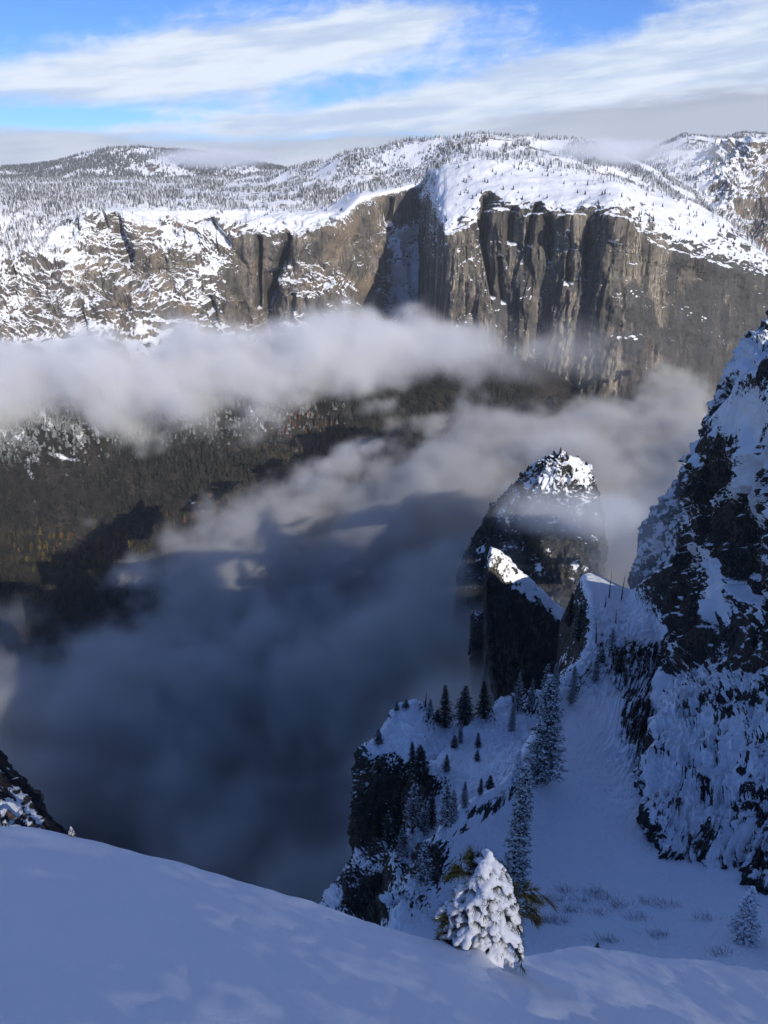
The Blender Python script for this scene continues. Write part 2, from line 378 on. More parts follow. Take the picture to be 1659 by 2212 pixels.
# plateau behind the rims
sk = [(-300,394,6300),(0,391,6300),(200,388,6300),(400,386,6200),(560,379,6000),(640,360,5600),(750,335,5200),(830,318,5000),(900,303,4900),(1000,296,4800),(1150,298,4800),(1260,305,4900),(1320,325,4950),(1400,356,5000),(1530,440,5000),(1680,560,5000),(1850,700,5000)]
p1 = [(-300,430,4700),(0,430,4700),(200,430,4650),(400,432,4600),(560,430,4550),(640,428,4500),(750,410,4600),(830,398,4650),(900,385,4500),(1000,352,4250),(1150,350,4200),(1260,362,4250),(1320,380,4250),(1400,405,4250),(1530,470,4150),(1680,590,4100),(1850,720,4100)]
p0 = [(x, y + 45, Y - 350) for x, y, Y in p1]
pm = [((a[0] + b[0]) / 2, a[1] * .45 + b[1] * .55 - (4 if a[0] < 560 else 0), (a[2] + b[2]) / 2) for a, b in zip(sk, p1)]
G = loft([sk, pm, p1, p0], 420, 150, skT=[(0, 900, -120)])
u, v = UV(G); nrm = facing(normals(G), G)
G[..., 2] += 26 * fbm(G / 420.0, 5, 0.5, seed=51) * sstep(u, 300, 800) + 12 * fbm(G / 300.0, 4, 0.5, seed=52)
SHEETS['plateau'] = G
snow = 0.75 + 0.5 * fbm(G / 90.0, 4, 0.6, seed=53)
grid_obj('plateau_terrain', G, M_plat, {'snow': snow})

hk = [(-300,378,8200),(0,364,8100),(100,352,8000),(180,336,8000),(235,321,8000),(300,316,8000),(380,325,8000),(480,340,8000),(560,352,8000),(700,385,8200)]
hb = [(x, 402, 7000) for x, y, Y in hk]
G = loft([hk, [(a[0], (a[1] * .6 + b[1] * .4), 7500) for a, b in zip(hk, hb)], hb], 300, 60, skT=[(0, 900, -150)])
G[..., 2] += 22 * fbm(G / 500.0, 5, 0.5, seed=55)
SHEETS['hill'] = G
grid_obj('forested_hill', G, M_plat, {'snow': 0.72 + 0.5 * fbm(G / 140.0, 4, 0.6, seed=56)})

fk = [(1290,372,9300),(1340,348,9200),(1390,328,9200),(1450,303,9200),(1485,289,9200),(1560,291,9200),(1600,285,9200),(1680,288,9200),(1850,310,9200)]
G = loft([fk, [(a, b + 40, 8300) for a, b, c in fk], [(a, b + 120, 7400) for a, b, c in fk]], 220, 60, skT=[(0, 900, -200)])
G[..., 2] += 40 * fbm(G / 500.0, 5, 0.5, seed=58)
SHEETS['ridge'] = G
grid_obj('distant_ridge', G, M_plat, {'snow': 0.62 + 0.6 * fbm(G / 200.0, 4, 0.6, seed=59)})

# jagged snowy peak at right
pk = [(1380,345,6000),(1440,330,5900),(1500,328,5800),(1545,322,5700),(1585,312,5500),(1607,303,5400),(1621,296,5300),(1640,318,5300),(1662,338,5300),(1720,330,5400),(1850,360,5500)]
pa = [(1380,365,5600),(1440,360,5500),(1500,360,5400),(1545,365,5300),(1585,365,5150),(1607,360,5100),(1621,362,5080),(1640,375,5080),(1662,385,5050),(1720,400,5100),(1850,420,5200)]
pb = [(1380,400,5100),(1440,405,5000),(1500,420,4900),(1545,425,4850),(1585,425,4800),(1607,430,4750),(1621,440,4720),(1640,445,4700),(1662,450,4650),(1720,470,4650),(1850,500,4700)]
pc = [(1380,460,4500),(1440,480,4400),(1500,500,4350),(1545,510,4300),(1585,520,4300),(1607,530,4280),(1621,540,4260),(1640,550,4240),(1662,565,4200),(1720,600,4200),(1850,650,4200)]
G = loft([pk, pa, pb, pc], 300, 220, skT=[(0, 500, -260)], skB=[(0, -300, -300)])
u, v = UV(G); nrm = facing(normals(G), G)
G = G + nrm * (sstep(u, 1480, 1580)[..., None] * (70 * fbm(G / 260., 6, 0.55, seed=61, ridged=True) - 45)[..., None] * sstep(v, 296, 330)[..., None] + 18 * fbm(G / 120., 4, 0.5, seed=62)[..., None])
SHEETS['peak'] = G
n2 = np.abs(normals(G)[..., 2])
grid_obj('peak', G, M_lf, {'snow': 0.42 + 1.0 * (n2 - 0.42) + 0.25 * fbm(G / 60., 5, 0.6, seed=63) - 0.3 * sstep(v, 400, 500) * sstep(u, 1560, 1640), 'patch': u * 0}, label='jagged snowy peak rising beyond the right end of the great wall', cat='mountain')

# ------------------------------------------------------------------ valley side and floor
M_slope = rock_snow('valley_slope_ground', 4.0, (0.012, 0.012, 0.010), (0.028, 0.024, 0.018), (0.06, 0.05, 0.04), streak=(1, 1, 0.5), snow_noise=0.8, snow_soft=0.15)  # ground colours darkened in place of cloud shade over the valley side
va = [(-250,760,3080),(0,740,3080),(200,740,3080),(400,740,3060),(600,740,3050),(800,740,3080),(1000,740,3150),(1250,740,3200)]
vb = [(-250,960,2450),(0,930,2480),(200,900,2520),(400,870,2560),(600,830,2620),(800,820,2640),(1000,830,2700),(1250,860,2700)]
vc = [(-250,1100,2180),(0,1080,2220),(200,1060,2260),(400,1030,2300),(600,1000,2350),(800,950,2430),(1000,930,2500),(1250,940,2500)]
vd = [(-250,1280,1930),(0,1260,1960),(200,1240,1990),(400,1200,2040),(600,1140,2120),(800,1050,2220),(1000,1000,2330),(1250,1000,2340)]
ve = [(-400,1500,1560),(-60,1480,1580),(200,1470,1590),(400,1440,1640),(600,1360,1720),(800,1260,1800),(1000,1180,1900),(1250,1150,1950)]
G = loft([va, vb, vc, vd, ve], 420, 300)
u, v = UV(G); nrm = facing(normals(G), G)
ra = G[..., 0] * 0.75 + G[..., 1] * 0.45
d = 30 * fbm(np.stack([ra / 190, G[..., 1] / 900, G[..., 2] / 700], -1), 4, 0.5, seed=71) + 14 * (fbm(np.stack([ra / 60, G[..., 1] / 420, G[..., 2] / 320], -1), 3, 0.5, seed=72, ridged=True) - .5)
G = G + nrm * d[..., None]
SHEETS['valley'] = G
outc = gau(u, v, 150, 1010, 90, 60) + gau(u, v, 60, 1060, 70, 60) + 0.6 * gau(u, v, 90, 1130, 70, 50)
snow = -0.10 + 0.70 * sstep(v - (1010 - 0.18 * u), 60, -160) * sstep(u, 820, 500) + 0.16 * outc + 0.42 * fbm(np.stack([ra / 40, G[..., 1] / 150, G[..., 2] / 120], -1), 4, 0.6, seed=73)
snow += 0.3 * seg_carve(u, v, 290, 1010, 445, 1110, 5, 9) * sstep(perlin(G / 12.), -0.2, 0.1) + 0.5 * seg_carve(u, v, 545, 900, 575, 940, 4) + 0.5 * seg_carve(u, v, 110, 990, 200, 1010, 6)
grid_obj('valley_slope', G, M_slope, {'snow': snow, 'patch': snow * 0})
# valley floor: one big dark sheet reaching under everything
vf = np.array([[(x, y, -1010.0) for x in np.linspace(-9000, 9000, 40)] for y in np.linspace(-3000, 12000, 40)])
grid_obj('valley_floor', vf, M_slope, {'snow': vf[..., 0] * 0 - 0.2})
# ------------------------------------------------------------------ mid-distance pinnacles
M_dark = rock_snow('dark_granite', 1.2, (0.012, 0.012, 0.013), (0.035, 0.033, 0.032), (0.10, 0.09, 0.08), streak=(1, 1, 0.25), snow_noise=0.7)  # dark streaked granite for the two pinnacles
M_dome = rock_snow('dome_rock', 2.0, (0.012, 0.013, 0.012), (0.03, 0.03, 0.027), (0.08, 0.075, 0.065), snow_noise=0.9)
M_near = rock_snow('ribbed_dark_rock', 0.45, (0.012, 0.012, 0.013), (0.045, 0.040, 0.037), (0.15, 0.125, 0.10), streak=(1.3, 1.0, 0.55), tint=(0.075, 0.055, 0.042), snow_noise=0.55, snow_soft=0.06, bump=0.7)
NEAR = []

def extend(G, side, off, k=8):
    ax = 0 if side in 'TB' else 1; first = side in 'TL'
    e = np.take(G, [0 if first else -1], ax); t = (np.arange(1, k + 1) / k).reshape((-1, 1, 1) if ax == 0 else (1, -1, 1))
    add = np.repeat(e, k, ax) if off is None else e + t * np.array(off, float)
    if first: add = np.flip(add, ax)
    return np.concatenate([add, G] if first else [G, add], ax)
def rough_sheet(name, G, mat, snowf, rough, seed, scale, kind='structure', label=None, cat=None, dirv=None, near=True, terr=None, detail=0.30, drop=None, ribs=None):
    """displace a lofted sheet by fractal rock noise where rough(u, v) says, then cover it with snow"""
    u, v = UV(G); nrm = facing(normals(G), G); r = rough(u, v)
    q = G + fbm(G / (scale * 3), 3, seed=seed + 9)[..., None] * scale * 0.8
    if dirv is not None:                                       # strata: stretch the noise along one direction
        dv = np.array(dirv, float); dv /= np.linalg.norm(dv)
        al = (q * dv).sum(-1)[..., None] * dv
        q = (q - al) + al * 0.28
    d = 1.0 * fbm(q / scale, 6, 0.55, seed=seed) + 0.75 * (fbm(q / (scale * 0.6), 5, 0.55, seed=seed + 3, ridged=True) - 0.5)
    sub = fbm(G / (scale * 4), 3, 0.5, seed=seed + 5)
    if ribs:                                                   # steep rock ribs with snow in the runnels between them
        ra_, lean, wu, wv, wt = ribs; uu_ = u + lean * v + 14 * perlin(np.stack([u / 60, v / 60, u * 0], -1), seed)
        d2 = fbm(np.stack([uu_ / wu, v / wv, u * 0 + 3.3], -1), 4, 0.55, seed=seed + 51, ridged=True) - 0.5
        G = G + nrm * (r * wt(u, v) * ra_ * d2)[..., None]
        rs = sstep(fbm(np.stack([uu_ / (wu * .7), v / (wv * .45), u * 0 + 7.7], -1), 4, 0.6, seed=seed + 57, ridged=True), 0.75, 1.25) * wt(u, v) * np.clip(r * 1.6, 0, 1) * sstep(perlin(np.stack([u / 55, v / 75, u * 0], -1), seed + 58), -0.25, 0.3)
    if terr:                                                   # ledges: bulging steps that carry snow
        step, ta, tv = terr; tv = np.array(tv, float); tv /= np.linalg.norm(tv)
        for st_, a_, sd in ((step, ta, 0), (step * 0.37, ta * 0.4, 5)):
            t = (q * tv).sum(-1) / st_ + 1.3 * fbm(q / (st_ * 2.5), 3, 0.5, seed=seed + 31 + sd)
            fr = t - np.floor(t); fr = np.where(fr < 0.85, fr / 0.85, (1 - fr) / 0.15)
            G = G + nrm * (r * a_ * (fr - 0.5) * sstep(perlin(q / (st_ * 1.6), seed + 40 + sd), -0.45, 0.15))[..., None]
    G = G + nrm * ((r * d * scale * detail) + (0.02 + 0.25 * r) * scale * 0.35 * sub)[..., None]
    nz = np.abs(normals(G)[..., 2]); nb = nz.copy()
    for ax in (0, 1):
        for k_ in (1, 2, 3): nb = 0.5 * nb + 0.25 * (np.roll(nb, k_, ax) + np.roll(nb, -k_, ax))
    nz = 0.45 * nz + 0.55 * nb
    sn = snowf(u, v, nz, r, G) - (0.55 * rs if ribs else 0)
    if near: NEAR.append(G)
    for side, off in (drop or []):                             # carry the rock on down below its visible edge
        G = extend(G, side, off); sn = extend(sn[..., None], side, None)[..., 0]
    grid_obj(name, G, mat, {'snow': sn, 'patch': sn * 0}, kind, label, cat)
    return G

# dome in the middle of the valley
D_rows = [
 [(1178,1002,1070),(1192,990,1055),(1206,981,1045),(1220,980,1040),(1233,988,1045),(1246,1003,1052),(1258,1020,1068)],
 [(1112,1056,1085),(1140,1050,1040),(1170,1045,1010),(1200,1044,998),(1230,1045,998),(1260,1049,1010),(1281,1054,1060)],
 [(1062,1116,1065),(1100,1116,1015),(1150,1116,978),(1190,1116,960),(1230,1116,960),(1270,1116,980),(1296,1121,1040)],
 [(1006,1234,1035),(1060,1226,970),(1130,1226,925),(1180,1226,908),(1230,1226,908),(1270,1226,930),(1297,1231,1000)],
 [(985,1406,960),(1050,1406,900),(1130,1406,850),(1180,1406,835),(1230,1406,835),(1270,1406,850),(1300,1406,900)]]
G = loft(D_rows, 260, 330, skL=[(10, 130, -60)], skR=[(-10, 130, -60)], skT=[(0, 70, -120)])
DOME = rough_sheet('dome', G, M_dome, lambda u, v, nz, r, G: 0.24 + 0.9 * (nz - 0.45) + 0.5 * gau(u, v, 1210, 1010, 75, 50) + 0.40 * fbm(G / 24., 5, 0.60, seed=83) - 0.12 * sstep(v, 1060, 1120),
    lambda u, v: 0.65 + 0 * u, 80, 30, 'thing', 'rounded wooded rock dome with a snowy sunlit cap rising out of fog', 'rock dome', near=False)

# leaning pinnacle in front of it
yy = lambda pts, Y0, Y1: [(a, b, Y0 + (Y1 - Y0) * i / (len(pts) - 1)) for i, (a, b) in enumerate(pts)]
S_rows = [yy([(1062,1201),(1073,1202),(1095,1215),(1120,1240),(1150,1268),(1180,1300),(1203,1322),(1219,1338)], 742, 742),
 yy([(1057,1213),(1066,1228),(1084,1254),(1106,1274),(1134,1292),(1165,1311),(1193,1331),(1215,1346)], 716, 720),
 yy([(1050,1262),(1062,1275),(1082,1290),(1106,1304),(1134,1318),(1165,1332),(1192,1348),(1213,1366)], 708, 712),
 yy([(1049,1340),(1066,1345),(1086,1350),(1108,1358),(1136,1368),(1165,1378),(1192,1388),(1212,1400)], 700, 704),
 yy([(1058,1430),(1074,1435),(1090,1440),(1112,1445),(1138,1450),(1165,1456),(1190,1460),(1208,1466)], 690, 694),
 yy([(1085,1570),(1095,1572),(1110,1574),(1125,1576),(1145,1578),(1165,1580),(1185,1582),(1200,1584)], 660, 664)]
S_rows = [[(a_, b_, c_ * 0.86) for a_, b_, c_ in r_] for r_ in S_rows]
G = loft(S_rows, 200, 280, skL=[(6, 50, -25)], skR=[(-4, 50, -25)], skT=[(0, 22, -160)])
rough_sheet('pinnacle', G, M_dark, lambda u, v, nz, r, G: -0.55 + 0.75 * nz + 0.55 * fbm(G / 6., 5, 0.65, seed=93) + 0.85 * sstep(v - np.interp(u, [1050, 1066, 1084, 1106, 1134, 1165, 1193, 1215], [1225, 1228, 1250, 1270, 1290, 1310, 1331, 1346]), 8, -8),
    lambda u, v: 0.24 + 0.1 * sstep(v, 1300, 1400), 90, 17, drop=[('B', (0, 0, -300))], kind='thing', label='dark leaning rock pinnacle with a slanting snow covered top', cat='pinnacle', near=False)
S2 = [yy([(1020,1332),(1028,1325),(1040,1326),(1052,1333)], 820, 820), yy([(1021,1352),(1030,1350),(1041,1352),(1054,1356)], 800, 800),
      yy([(1020,1400),(1030,1400),(1042,1402),(1056,1404)], 795, 795), yy([(1022,1500),(1032,1500),(1044,1500),(1058,1500)], 770, 770)]
G = loft(S2, 60, 120, skL=[(4, 30, -15)], skR=[(-4, 30, -15)], skT=[(0, 20, -60)])
rough_sheet('pinnacle', G, M_dark, lambda u, v, nz, r, G: 0.0 + 1.1 * (nz - 0.45) + 0.2 * fbm(G / 6., 4, 0.6, seed=95), lambda u, v: 0.6 + 0 * u, 97, 12, 'thing', 'small blunt rock stub half lost in fog left of the leaning pinnacle', 'pinnacle', near=False)

# wall behind the right cliff
E_rows = [
 [(1385,1232,640),(1402,1112,625),(1450,1070,605),(1480,1030,595),(1508,985,585),(1533,915,575),(1562,850,566),(1603,770,560),(1659,722,558),(1700,735,558)],
 [(1388,1265,600),(1425,1200,590),(1475,1135,570),(1505,1095,555),(1535,1040,540),(1560,970,528),(1590,905,515),(1632,835,505),(1690,790,500),(1725,800,500)],
 [(1370,1400,570),(1400,1360,560),(1440,1330,545),(1490,1290,530),(1530,1250,515),(1560,1200,500),(1590,1150,485),(1630,1090,470),(1680,1040,455),(1730,1020,445)],
 [(1360,1540,530),(1400,1520,520),(1440,1520,510),(1490,1500,490),(1530,1480,480),(1560,1450,465),(1590,1420,455),(1630,1390,445),(1680,1360,435),(1740,1330,425)]]
G = loft(E_rows, 330, 260, skT=[(20, 60, -170)], skR=[(25, 10, -220)])
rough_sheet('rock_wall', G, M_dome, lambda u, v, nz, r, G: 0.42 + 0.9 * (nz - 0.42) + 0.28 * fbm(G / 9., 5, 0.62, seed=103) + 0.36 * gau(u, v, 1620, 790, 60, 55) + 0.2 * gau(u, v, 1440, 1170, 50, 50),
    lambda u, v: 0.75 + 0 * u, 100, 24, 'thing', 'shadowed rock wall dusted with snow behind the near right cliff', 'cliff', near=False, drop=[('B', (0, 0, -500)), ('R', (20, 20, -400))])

# ------------------------------------------------------------------ snowy gully with its spurs and the right cliff
main = [
 [(1258,1262,600),(1290,1258,610),(1362,1290,570),(1395,1275,520),(1440,1245,470),(1590,1200,420)],
 [(1256,1248,565),(1290,1243,565),(1362,1276,535),(1390,1258,500),(1440,1228,445),(1600,1150,380)],
 [(1266,1320,465),(1300,1320,462),(1350,1330,458),(1400,1340,440),(1450,1360,415),(1640,1300,350)],
 [(1268,1400,395),(1300,1410,390),(1340,1420,384),(1400,1440,372),(1450,1460,356),(1750,1450,310)],
 [(1205,1492,328),(1250,1500,324),(1310,1510,320),(1370,1520,314),(1450,1550,302),(1750,1560,270)],
 [(1140,1600,250),(1200,1610,256),(1270,1620,261),(1340,1640,260),(1420,1660,254),(1750,1680,230)],
 [(1086,1689,215),(1150,1690,223),(1230,1700,229),(1310,1720,229),(1400,1740,223),(1750,1780,205)],
 [(963,1774,190),(1060,1780,198),(1170,1790,204),(1280,1800,205),(1400,1830,199),(1750,1880,182)],
 [(905,1870,176),(1000,1880,179),(1130,1890,182),(1270,1900,182),(1420,1930,176),(1750,1970,165)],
 [(850,1960,166),(950,1980,163),(1100,2000,159),(1270,2010,157),(1450,2030,153),(1750,2050,147)],
 [(790,2150,132),(950,2150,128),(1100,2150,126),(1270,2160,124),(1450,2170,121),(1750,2200,116)]]
GUL = [(1150,1600),(1760,1600)]
def rough_main(u, v):
    r = 0.10 + 0.85 * gau(u, v, 1380, 1590, 45, 80) + 0.75 * gau(u, v, 1390, 1440, 80, 60) + 0.5 * gau(u, v, 1310, 1400, 60, 60) + 0.8 * gau(u, v, 1230, 1480, 70, 40) + 0.5 * gau(u, v, 1420, 1290, 60, 50) + 0.7 * gau(u, v, 1262, 1320, 14, 70)
    r += 0.85 * gau(u, v, 925, 1860, 45, 60) + 0.9 * gau(u, v, 860, 1960, 60, 40) + .3 * gau(u, v, 1010, 1740, 50, 20)
    return np.clip(r, 0.0, 1.0) * (1 - 0.9 * gau(u, v, 1300, 1275, 45, 28))
G = loft(main, 560, 620, skL=[(-10, 12, -45)])
MAIN = rough_sheet('snow_gully', G, M_near, lambda u, v, nz, r, G: 0.66 + 0.9 * (nz - 0.55) + 0.16 * fbm(G / 3.2, 4, 0.6, seed=113) * (0.25 + r) - 0.30 * np.clip(r - .25, 0, 1) + 0.55 * (1 - np.clip(r * 2.2, 0, 1)) - 0.45 * gau(u, v, 930, 1865, 28, 45) - 0.3 * gau(u, v, 1262, 1330, 10, 60) - 0.9 * sstep(nz, 0.50, 0.25),
    rough_main, 110, 13, detail=0.22, ribs=(3.0, 0.42, 12., 70., lambda u, v: 0.2 + 0.9 * gau(u, v, 1390, 1570, 60, 90) + 0.6 * gau(u, v, 1400, 1440, 70, 60)), drop=[('L', (5, 40, -700)), ('B', (0, -30, -700)), ('T', (0, 30, -600))])

f2 = [
 [(1010,1578,302),(1066,1533,312),(1111,1510,322),(1215,1490,340)],
 [(960,1620,282),(1030,1610,282),(1110,1600,283),(1200,1600,278)],
 [(925,1665,260),(1000,1670,257),(1080,1670,252),(1180,1680,240)],
 [(895,1710,247),(960,1730,240),(1040,1740,232),(1150,1740,218)],
 [(868,1790,232),(930,1800,224),(1000,1810,214),(1100,1810,202)],
 [(850,1850,220),(900,1870,210),(960,1890,200),(1050,1900,188)],
 [(840,2010,190),(900,2010,182),(960,2010,175),(1050,2010,165)]]
G = loft(f2, 240, 300, skL=[(-8, 10, -40)], skT=[(0, 15, -40)])
rough_sheet('snow_slope', G, M_near, lambda u, v, nz, r, G: 0.62 + 0.9 * (nz - 0.5) + 0.2 * fbm(G / 3.0, 4, 0.6, seed=123) - 0.3 * np.clip(r - .3, 0, 1) - 0.5 * gau(u, v, 905, 1700, 25, 50) + 0.3 * gau(u, v, 1020, 1640, 70, 50),
    lambda u, v: np.clip(0.28 + 0.6 * gau(u, v, 905, 1700, 40, 60) + 0.5 * gau(u, v, 1120, 1510, 80, 30) + 0.3 * gau(u, v, 880, 1840, 40, 40) - .2 * gau(u, v, 1010, 1640, 60, 50), 0, 1), 120, 12, ribs=(0.8, 0.3, 9., 15., lambda u, v: 1.6 + 0 * u))

f1 = [
 [(853,1537,300),(875,1522,303),(898,1516,306),(925,1530,309),(955,1547,311),(1030,1560,316)],
 [(821,1595,290),(850,1585,288),(880,1585,286),(910,1590,285),(940,1600,285),(1005,1605,290)],
 [(787,1640,281),(820,1645,275),(850,1650,271),(880,1655,268),(910,1660,268),(970,1670,270)],
 [(780,1690,277),(810,1710,268),(840,1720,262),(870,1725,259),(900,1730,258),(960,1740,256)],
 [(785,1760,273),(815,1780,262),(845,1790,255),(875,1795,250),(905,1800,247),(950,1810,244)],
 [(783,1818,268),(810,1835,250),(840,1840,240),(870,1850,233),(900,1860,228),(930,1880,222)],
 [(742,1895,252),(775,1900,238),(810,1910,228),(845,1920,222),(880,1930,216),(920,1950,208)],
 [(692,1962,236),(735,1965,224),(780,1975,214),(825,1985,206),(865,2000,199),(910,2010,190)],
 [(640,2060,212),(700,2060,202),(760,2060,194),(810,2070,188),(860,2080,182),(910,2090,176)]]
def r1(u, v): return np.clip(0.25 + 0.65 * gau(u, v, 830, 1690, 70, 50) + 0.8 * gau(u, v, 800, 1790, 45, 60) + 1.0 * gau(u, v, 830, 1950, 80, 50) + 0.5 * gau(u, v, 790, 1620, 25, 50), 0, 1)
G = loft(f1, 300, 420, skL=[(-2, 16, -28), (0, 20, -90)], skT=[(0, 15, -40)])
rough_sheet('snow_buttress', G, M_near, lambda u, v, nz, r, G: 0.52 + 1.0 * (nz - 0.5) + 0.2 * fbm(G / 3.0, 5, 0.6, seed=133) - 0.25 * np.clip(r - .3, 0, 1) - 0.55 * gau(u, v, 850, 1960, 75, 48) - 0.4 * gau(u, v, 855, 1700, 35, 25) - 0.3 * gau(u, v, 800, 1790, 30, 40) + 0.45 * gau(u, v, 870, 1590, 60, 50) + 0.4 * gau(u, v, 715, 1950, 30, 35) + .3 * gau(u, v, 880, 1820, 30, 15),
    r1, 130, 12, 'thing', 'snow covered rock buttress dropping into the foggy valley, left of the gully', 'buttress', ribs=(0.9, 0.25, 9., 15., lambda u, v: 1.6 + 0 * u))

cl = [
 [(1508,957,402),(1545,896,388),(1590,850,365),(1640,805,335),(1710,755,305),(1820,715,285)],
 [(1512,1060,394),(1553,1010,372),(1595,980,342),(1650,950,312),(1715,920,285),(1830,890,262)],
 [(1505,1160,388),(1550,1130,360),(1590,1110,328),(1650,1090,300),(1720,1080,272),(1840,1070,248)],
 [(1486,1300,372),(1528,1290,340),(1570,1280,312),(1640,1280,282),(1720,1290,256),(1850,1300,232)],
 [(1456,1450,322),(1510,1450,298),(1565,1455,277),(1640,1460,256),(1720,1480,236),(1850,1500,214)],
 [(1402,1650,240),(1480,1650,235),(1560,1655,228),(1640,1670,216),(1720,1690,207),(1850,1720,194)],
 [(1410,1770,205),(1485,1775,204),(1560,1795,200),(1640,1830,191),(1720,1860,184),(1850,1890,175)],
 [(1418,1805,200),(1488,1830,196),(1560,1868,188),(1605,1860,187),(1650,1925,176),(1850,1960,166)],
 [(1440,1930,188),(1500,1950,184),(1570,1970,180),(1640,1990,176),(1720,2020,172),(1850,2060,166)]]
def snow_c(u, v, nz, r, G):
    s = 0.56 + 1.15 * (nz - 0.42) + 0.20 * fbm(G / 3.5, 5, 0.6, seed=143)
    s += 0.65 * gau(u, v, 1600, 890, 75, 55) + 0.5 * seg_carve(u, v, 1680, 990, 1555, 1095, 14, 20) + 0.75 * gau(u, v, 1577, 1275, 24, 45) + 0.5 * gau(u, v, 1540, 1190, 24, 20) + .35 * gau(u, v, 1640, 1070, 22, 80)
    s += 0.04 * sstep(v, 1450, 1560) + 0.12 * gau(u, v, 1480, 1690, 60, 160) + 0.12 * gau(u, v, 1600, 1600, 60, 90)
    s -= 0.55 * gau(u, v, 1560, 1040, 50, 55) + 0.6 * gau(u, v, 1590, 1140, 45, 55) + 0.30 * gau(u, v, 1490, 1330, 55, 110) + 0.35 * gau(u, v, 1625, 1220, 40, 60) + 0.3 * gau(u, v, 1590, 1370, 60, 40) + 0.25 * gau(u, v, 1640, 1830, 30, 90) + .2 * gau(u, v, 1580, 1830, 20, 30)
    return s
G = loft(cl, 420, 860, skL=[(8, 25, -20)], skT=[(30, 70, -30), (60, 90, -80)])
G[..., 1] += 0
CLIFF = rough_sheet('rock_cliff', G, M_near, snow_c, lambda u, v: np.clip(0.62 + 0.45 * sstep(v, 940, 1000) * sstep(v, 1540, 1400) - 0.45 * gau(u, v, 1600, 890, 70, 50) - 0.3 * gau(u, v, 1577, 1275, 22, 40) - 0.6 * gau(u, v, 1505, 965, 28, 28) - 0.08 * sstep(v, 1500, 1600), 0.08, 1.1), 140, 20, 'thing',
    'tall dark ribbed cliff plastered with snow at the right edge', 'cliff', dirv=(0.45, -0.25, 0.85), terr=(24.0, 6.5, (-0.5, 0.15, 0.85)), detail=0.22, ribs=(2.4, 0.38, 17., 110., lambda u, v: 0.35 + 0.65 * sstep(v, 1380, 1500)))

# outcrop at far left, just past the edge of the near slope
lr = [[(-160,1440,72),(-60,1560,68),(0,1636,64),(38,1690,62),(75,1738,60),(112,1786,58),(140,1840,57)],
      [(-160,1560,66),(-70,1640,62),(-14,1695,60),(24,1735,58),(60,1770,57),(98,1806,55),(128,1860,54)],
      [(-160,1680,60),(-80,1730,57),(-30,1770,55),(10,1800,54),(48,1830,53),(86,1860,52),(118,1900,51)],
      [(-160,1900,50),(-80,1920,49),(-30,1940,48),(10,1950,48),(48,1970,47),(86,1990,47),(118,2010,46)]]
lr = [[(a_ - 62, b_ + 12, c_) for a_, b_, c_ in r_] for r_ in lr]
G = loft(lr, 200, 180, skT=[(0.5, 10, -14), (0.5, 16, -40)])
rough_sheet('rock_outcrop', G, M_near, lambda u, v, nz, r, G: 0.34 + 1.1 * (nz - 0.5) + 0.4 * fbm(G / 1.6, 4, 0.6, seed=153) - 0.5 * seg_carve(u, v, 10, 1630, 120, 1790, 16) + 0.4 * gau(u, v, 35, 1755, 45, 30),
    lambda u, v: 0.7 + 0 * u, 150, 4.0, 'thing', 'slanting rock outcrop with snow patches at the left edge beyond the near slope', 'rock', dirv=(0.5, -0.2, -0.75))

# unseen spur added right of the camera, shaped to shade gully and fog
sx = np.linspace(0, 1, 60); sy = np.linspace(-420, 210, 120)
ridge_top = np.interp(sy, [-420, -250, -130, -40, 60, 150, 210], [70, 115, 110, 70, 30, -40, -90])
XX, YY = np.meshgrid(sx, sy)
xs = 95 + np.interp(YY, [-420, 0, 210], [-20, 0, 75]) + XX * 260
prof = np.interp(XX, [0, 0.35, 0.5, 0.75, 1.0], [-900, -45, 0, -90, -900])
zz = ridge_top[:, None] + prof
Gs = np.stack([xs, YY, zz], -1); Gs[..., 2] += 14 * fbm(Gs / 50., 5, 0.55, seed=161); 
grid_obj('shade_spur', Gs, M_near, {'snow': 0.75 + 0.3 * fbm(Gs / 9., 4, 0.6, seed=162), 'patch': Gs[..., 0] * 0})

# ------------------------------------------------------------------ the near snow slope the photographer stands on
m_, t_, b_ = material('fresh_snow')
co = t_.new('ShaderNodeTexCoord').outputs['Object']
b_.inputs['Base Color'].default_value = (0.86, 0.87, 0.90, 1); b_.inputs['Roughness'].default_value = 0.55
b_.inputs['Specular IOR Level'].default_value = 0.25
bm_ = t_.new('ShaderNodeBump'); bm_.inputs['Strength'].default_value = 0.25; bm_.inputs['Distance'].default_value = 0.05
t_.put(bm_.inputs['Height'], t_.add(t_.noise(co, 60, 3, 0.6), t_.mul(t_.noise(t_.vm('MULTIPLY', co, (1.0, 0.35, 1)), 5.0, 4, 0.5), 1.5)))
t_.l.new(bm_.outputs[0], b_.inputs['Normal']); M_snow = m_

crest = [(-260,1770),(0,1775),(60,1778),(110,1785),(160,1797),(250,1823),(400,1868),(550,1918),(690,1957),(850,2004),(1000,2040),(1080,2060),(1140,2066),(1200,2058),(1250,2053),(1330,2054),(1400,2060),(1500,2074),(1659,2099),(1900,2150),(2150,2230)]
cu = np.linspace(-260, 2150, 420); cvv = np.interp(cu, [c[0] for c in crest], [c[1] for c in crest])
ker = np.hanning(23); ker /= ker.sum(); cvv = np.convolve(np.pad(cvv, 11, mode='edge'), ker, 'valid')
cvv = cvv + 1.6 * perlin(np.stack([cu / 60, cu * 0, cu * 0], -1), 7)
tt = np.linspace(0, 1, 300) ** 1.15
vv = cvv[None, :] + (2560 - cvv[None, :]) * tt[:, None]; uu = np.broadcast_to(cu, vv.shape)
PA, PB, PC = 0.52, 0.755, 1.7                                  # the slope's plane: z = -PC - PA x - PB y
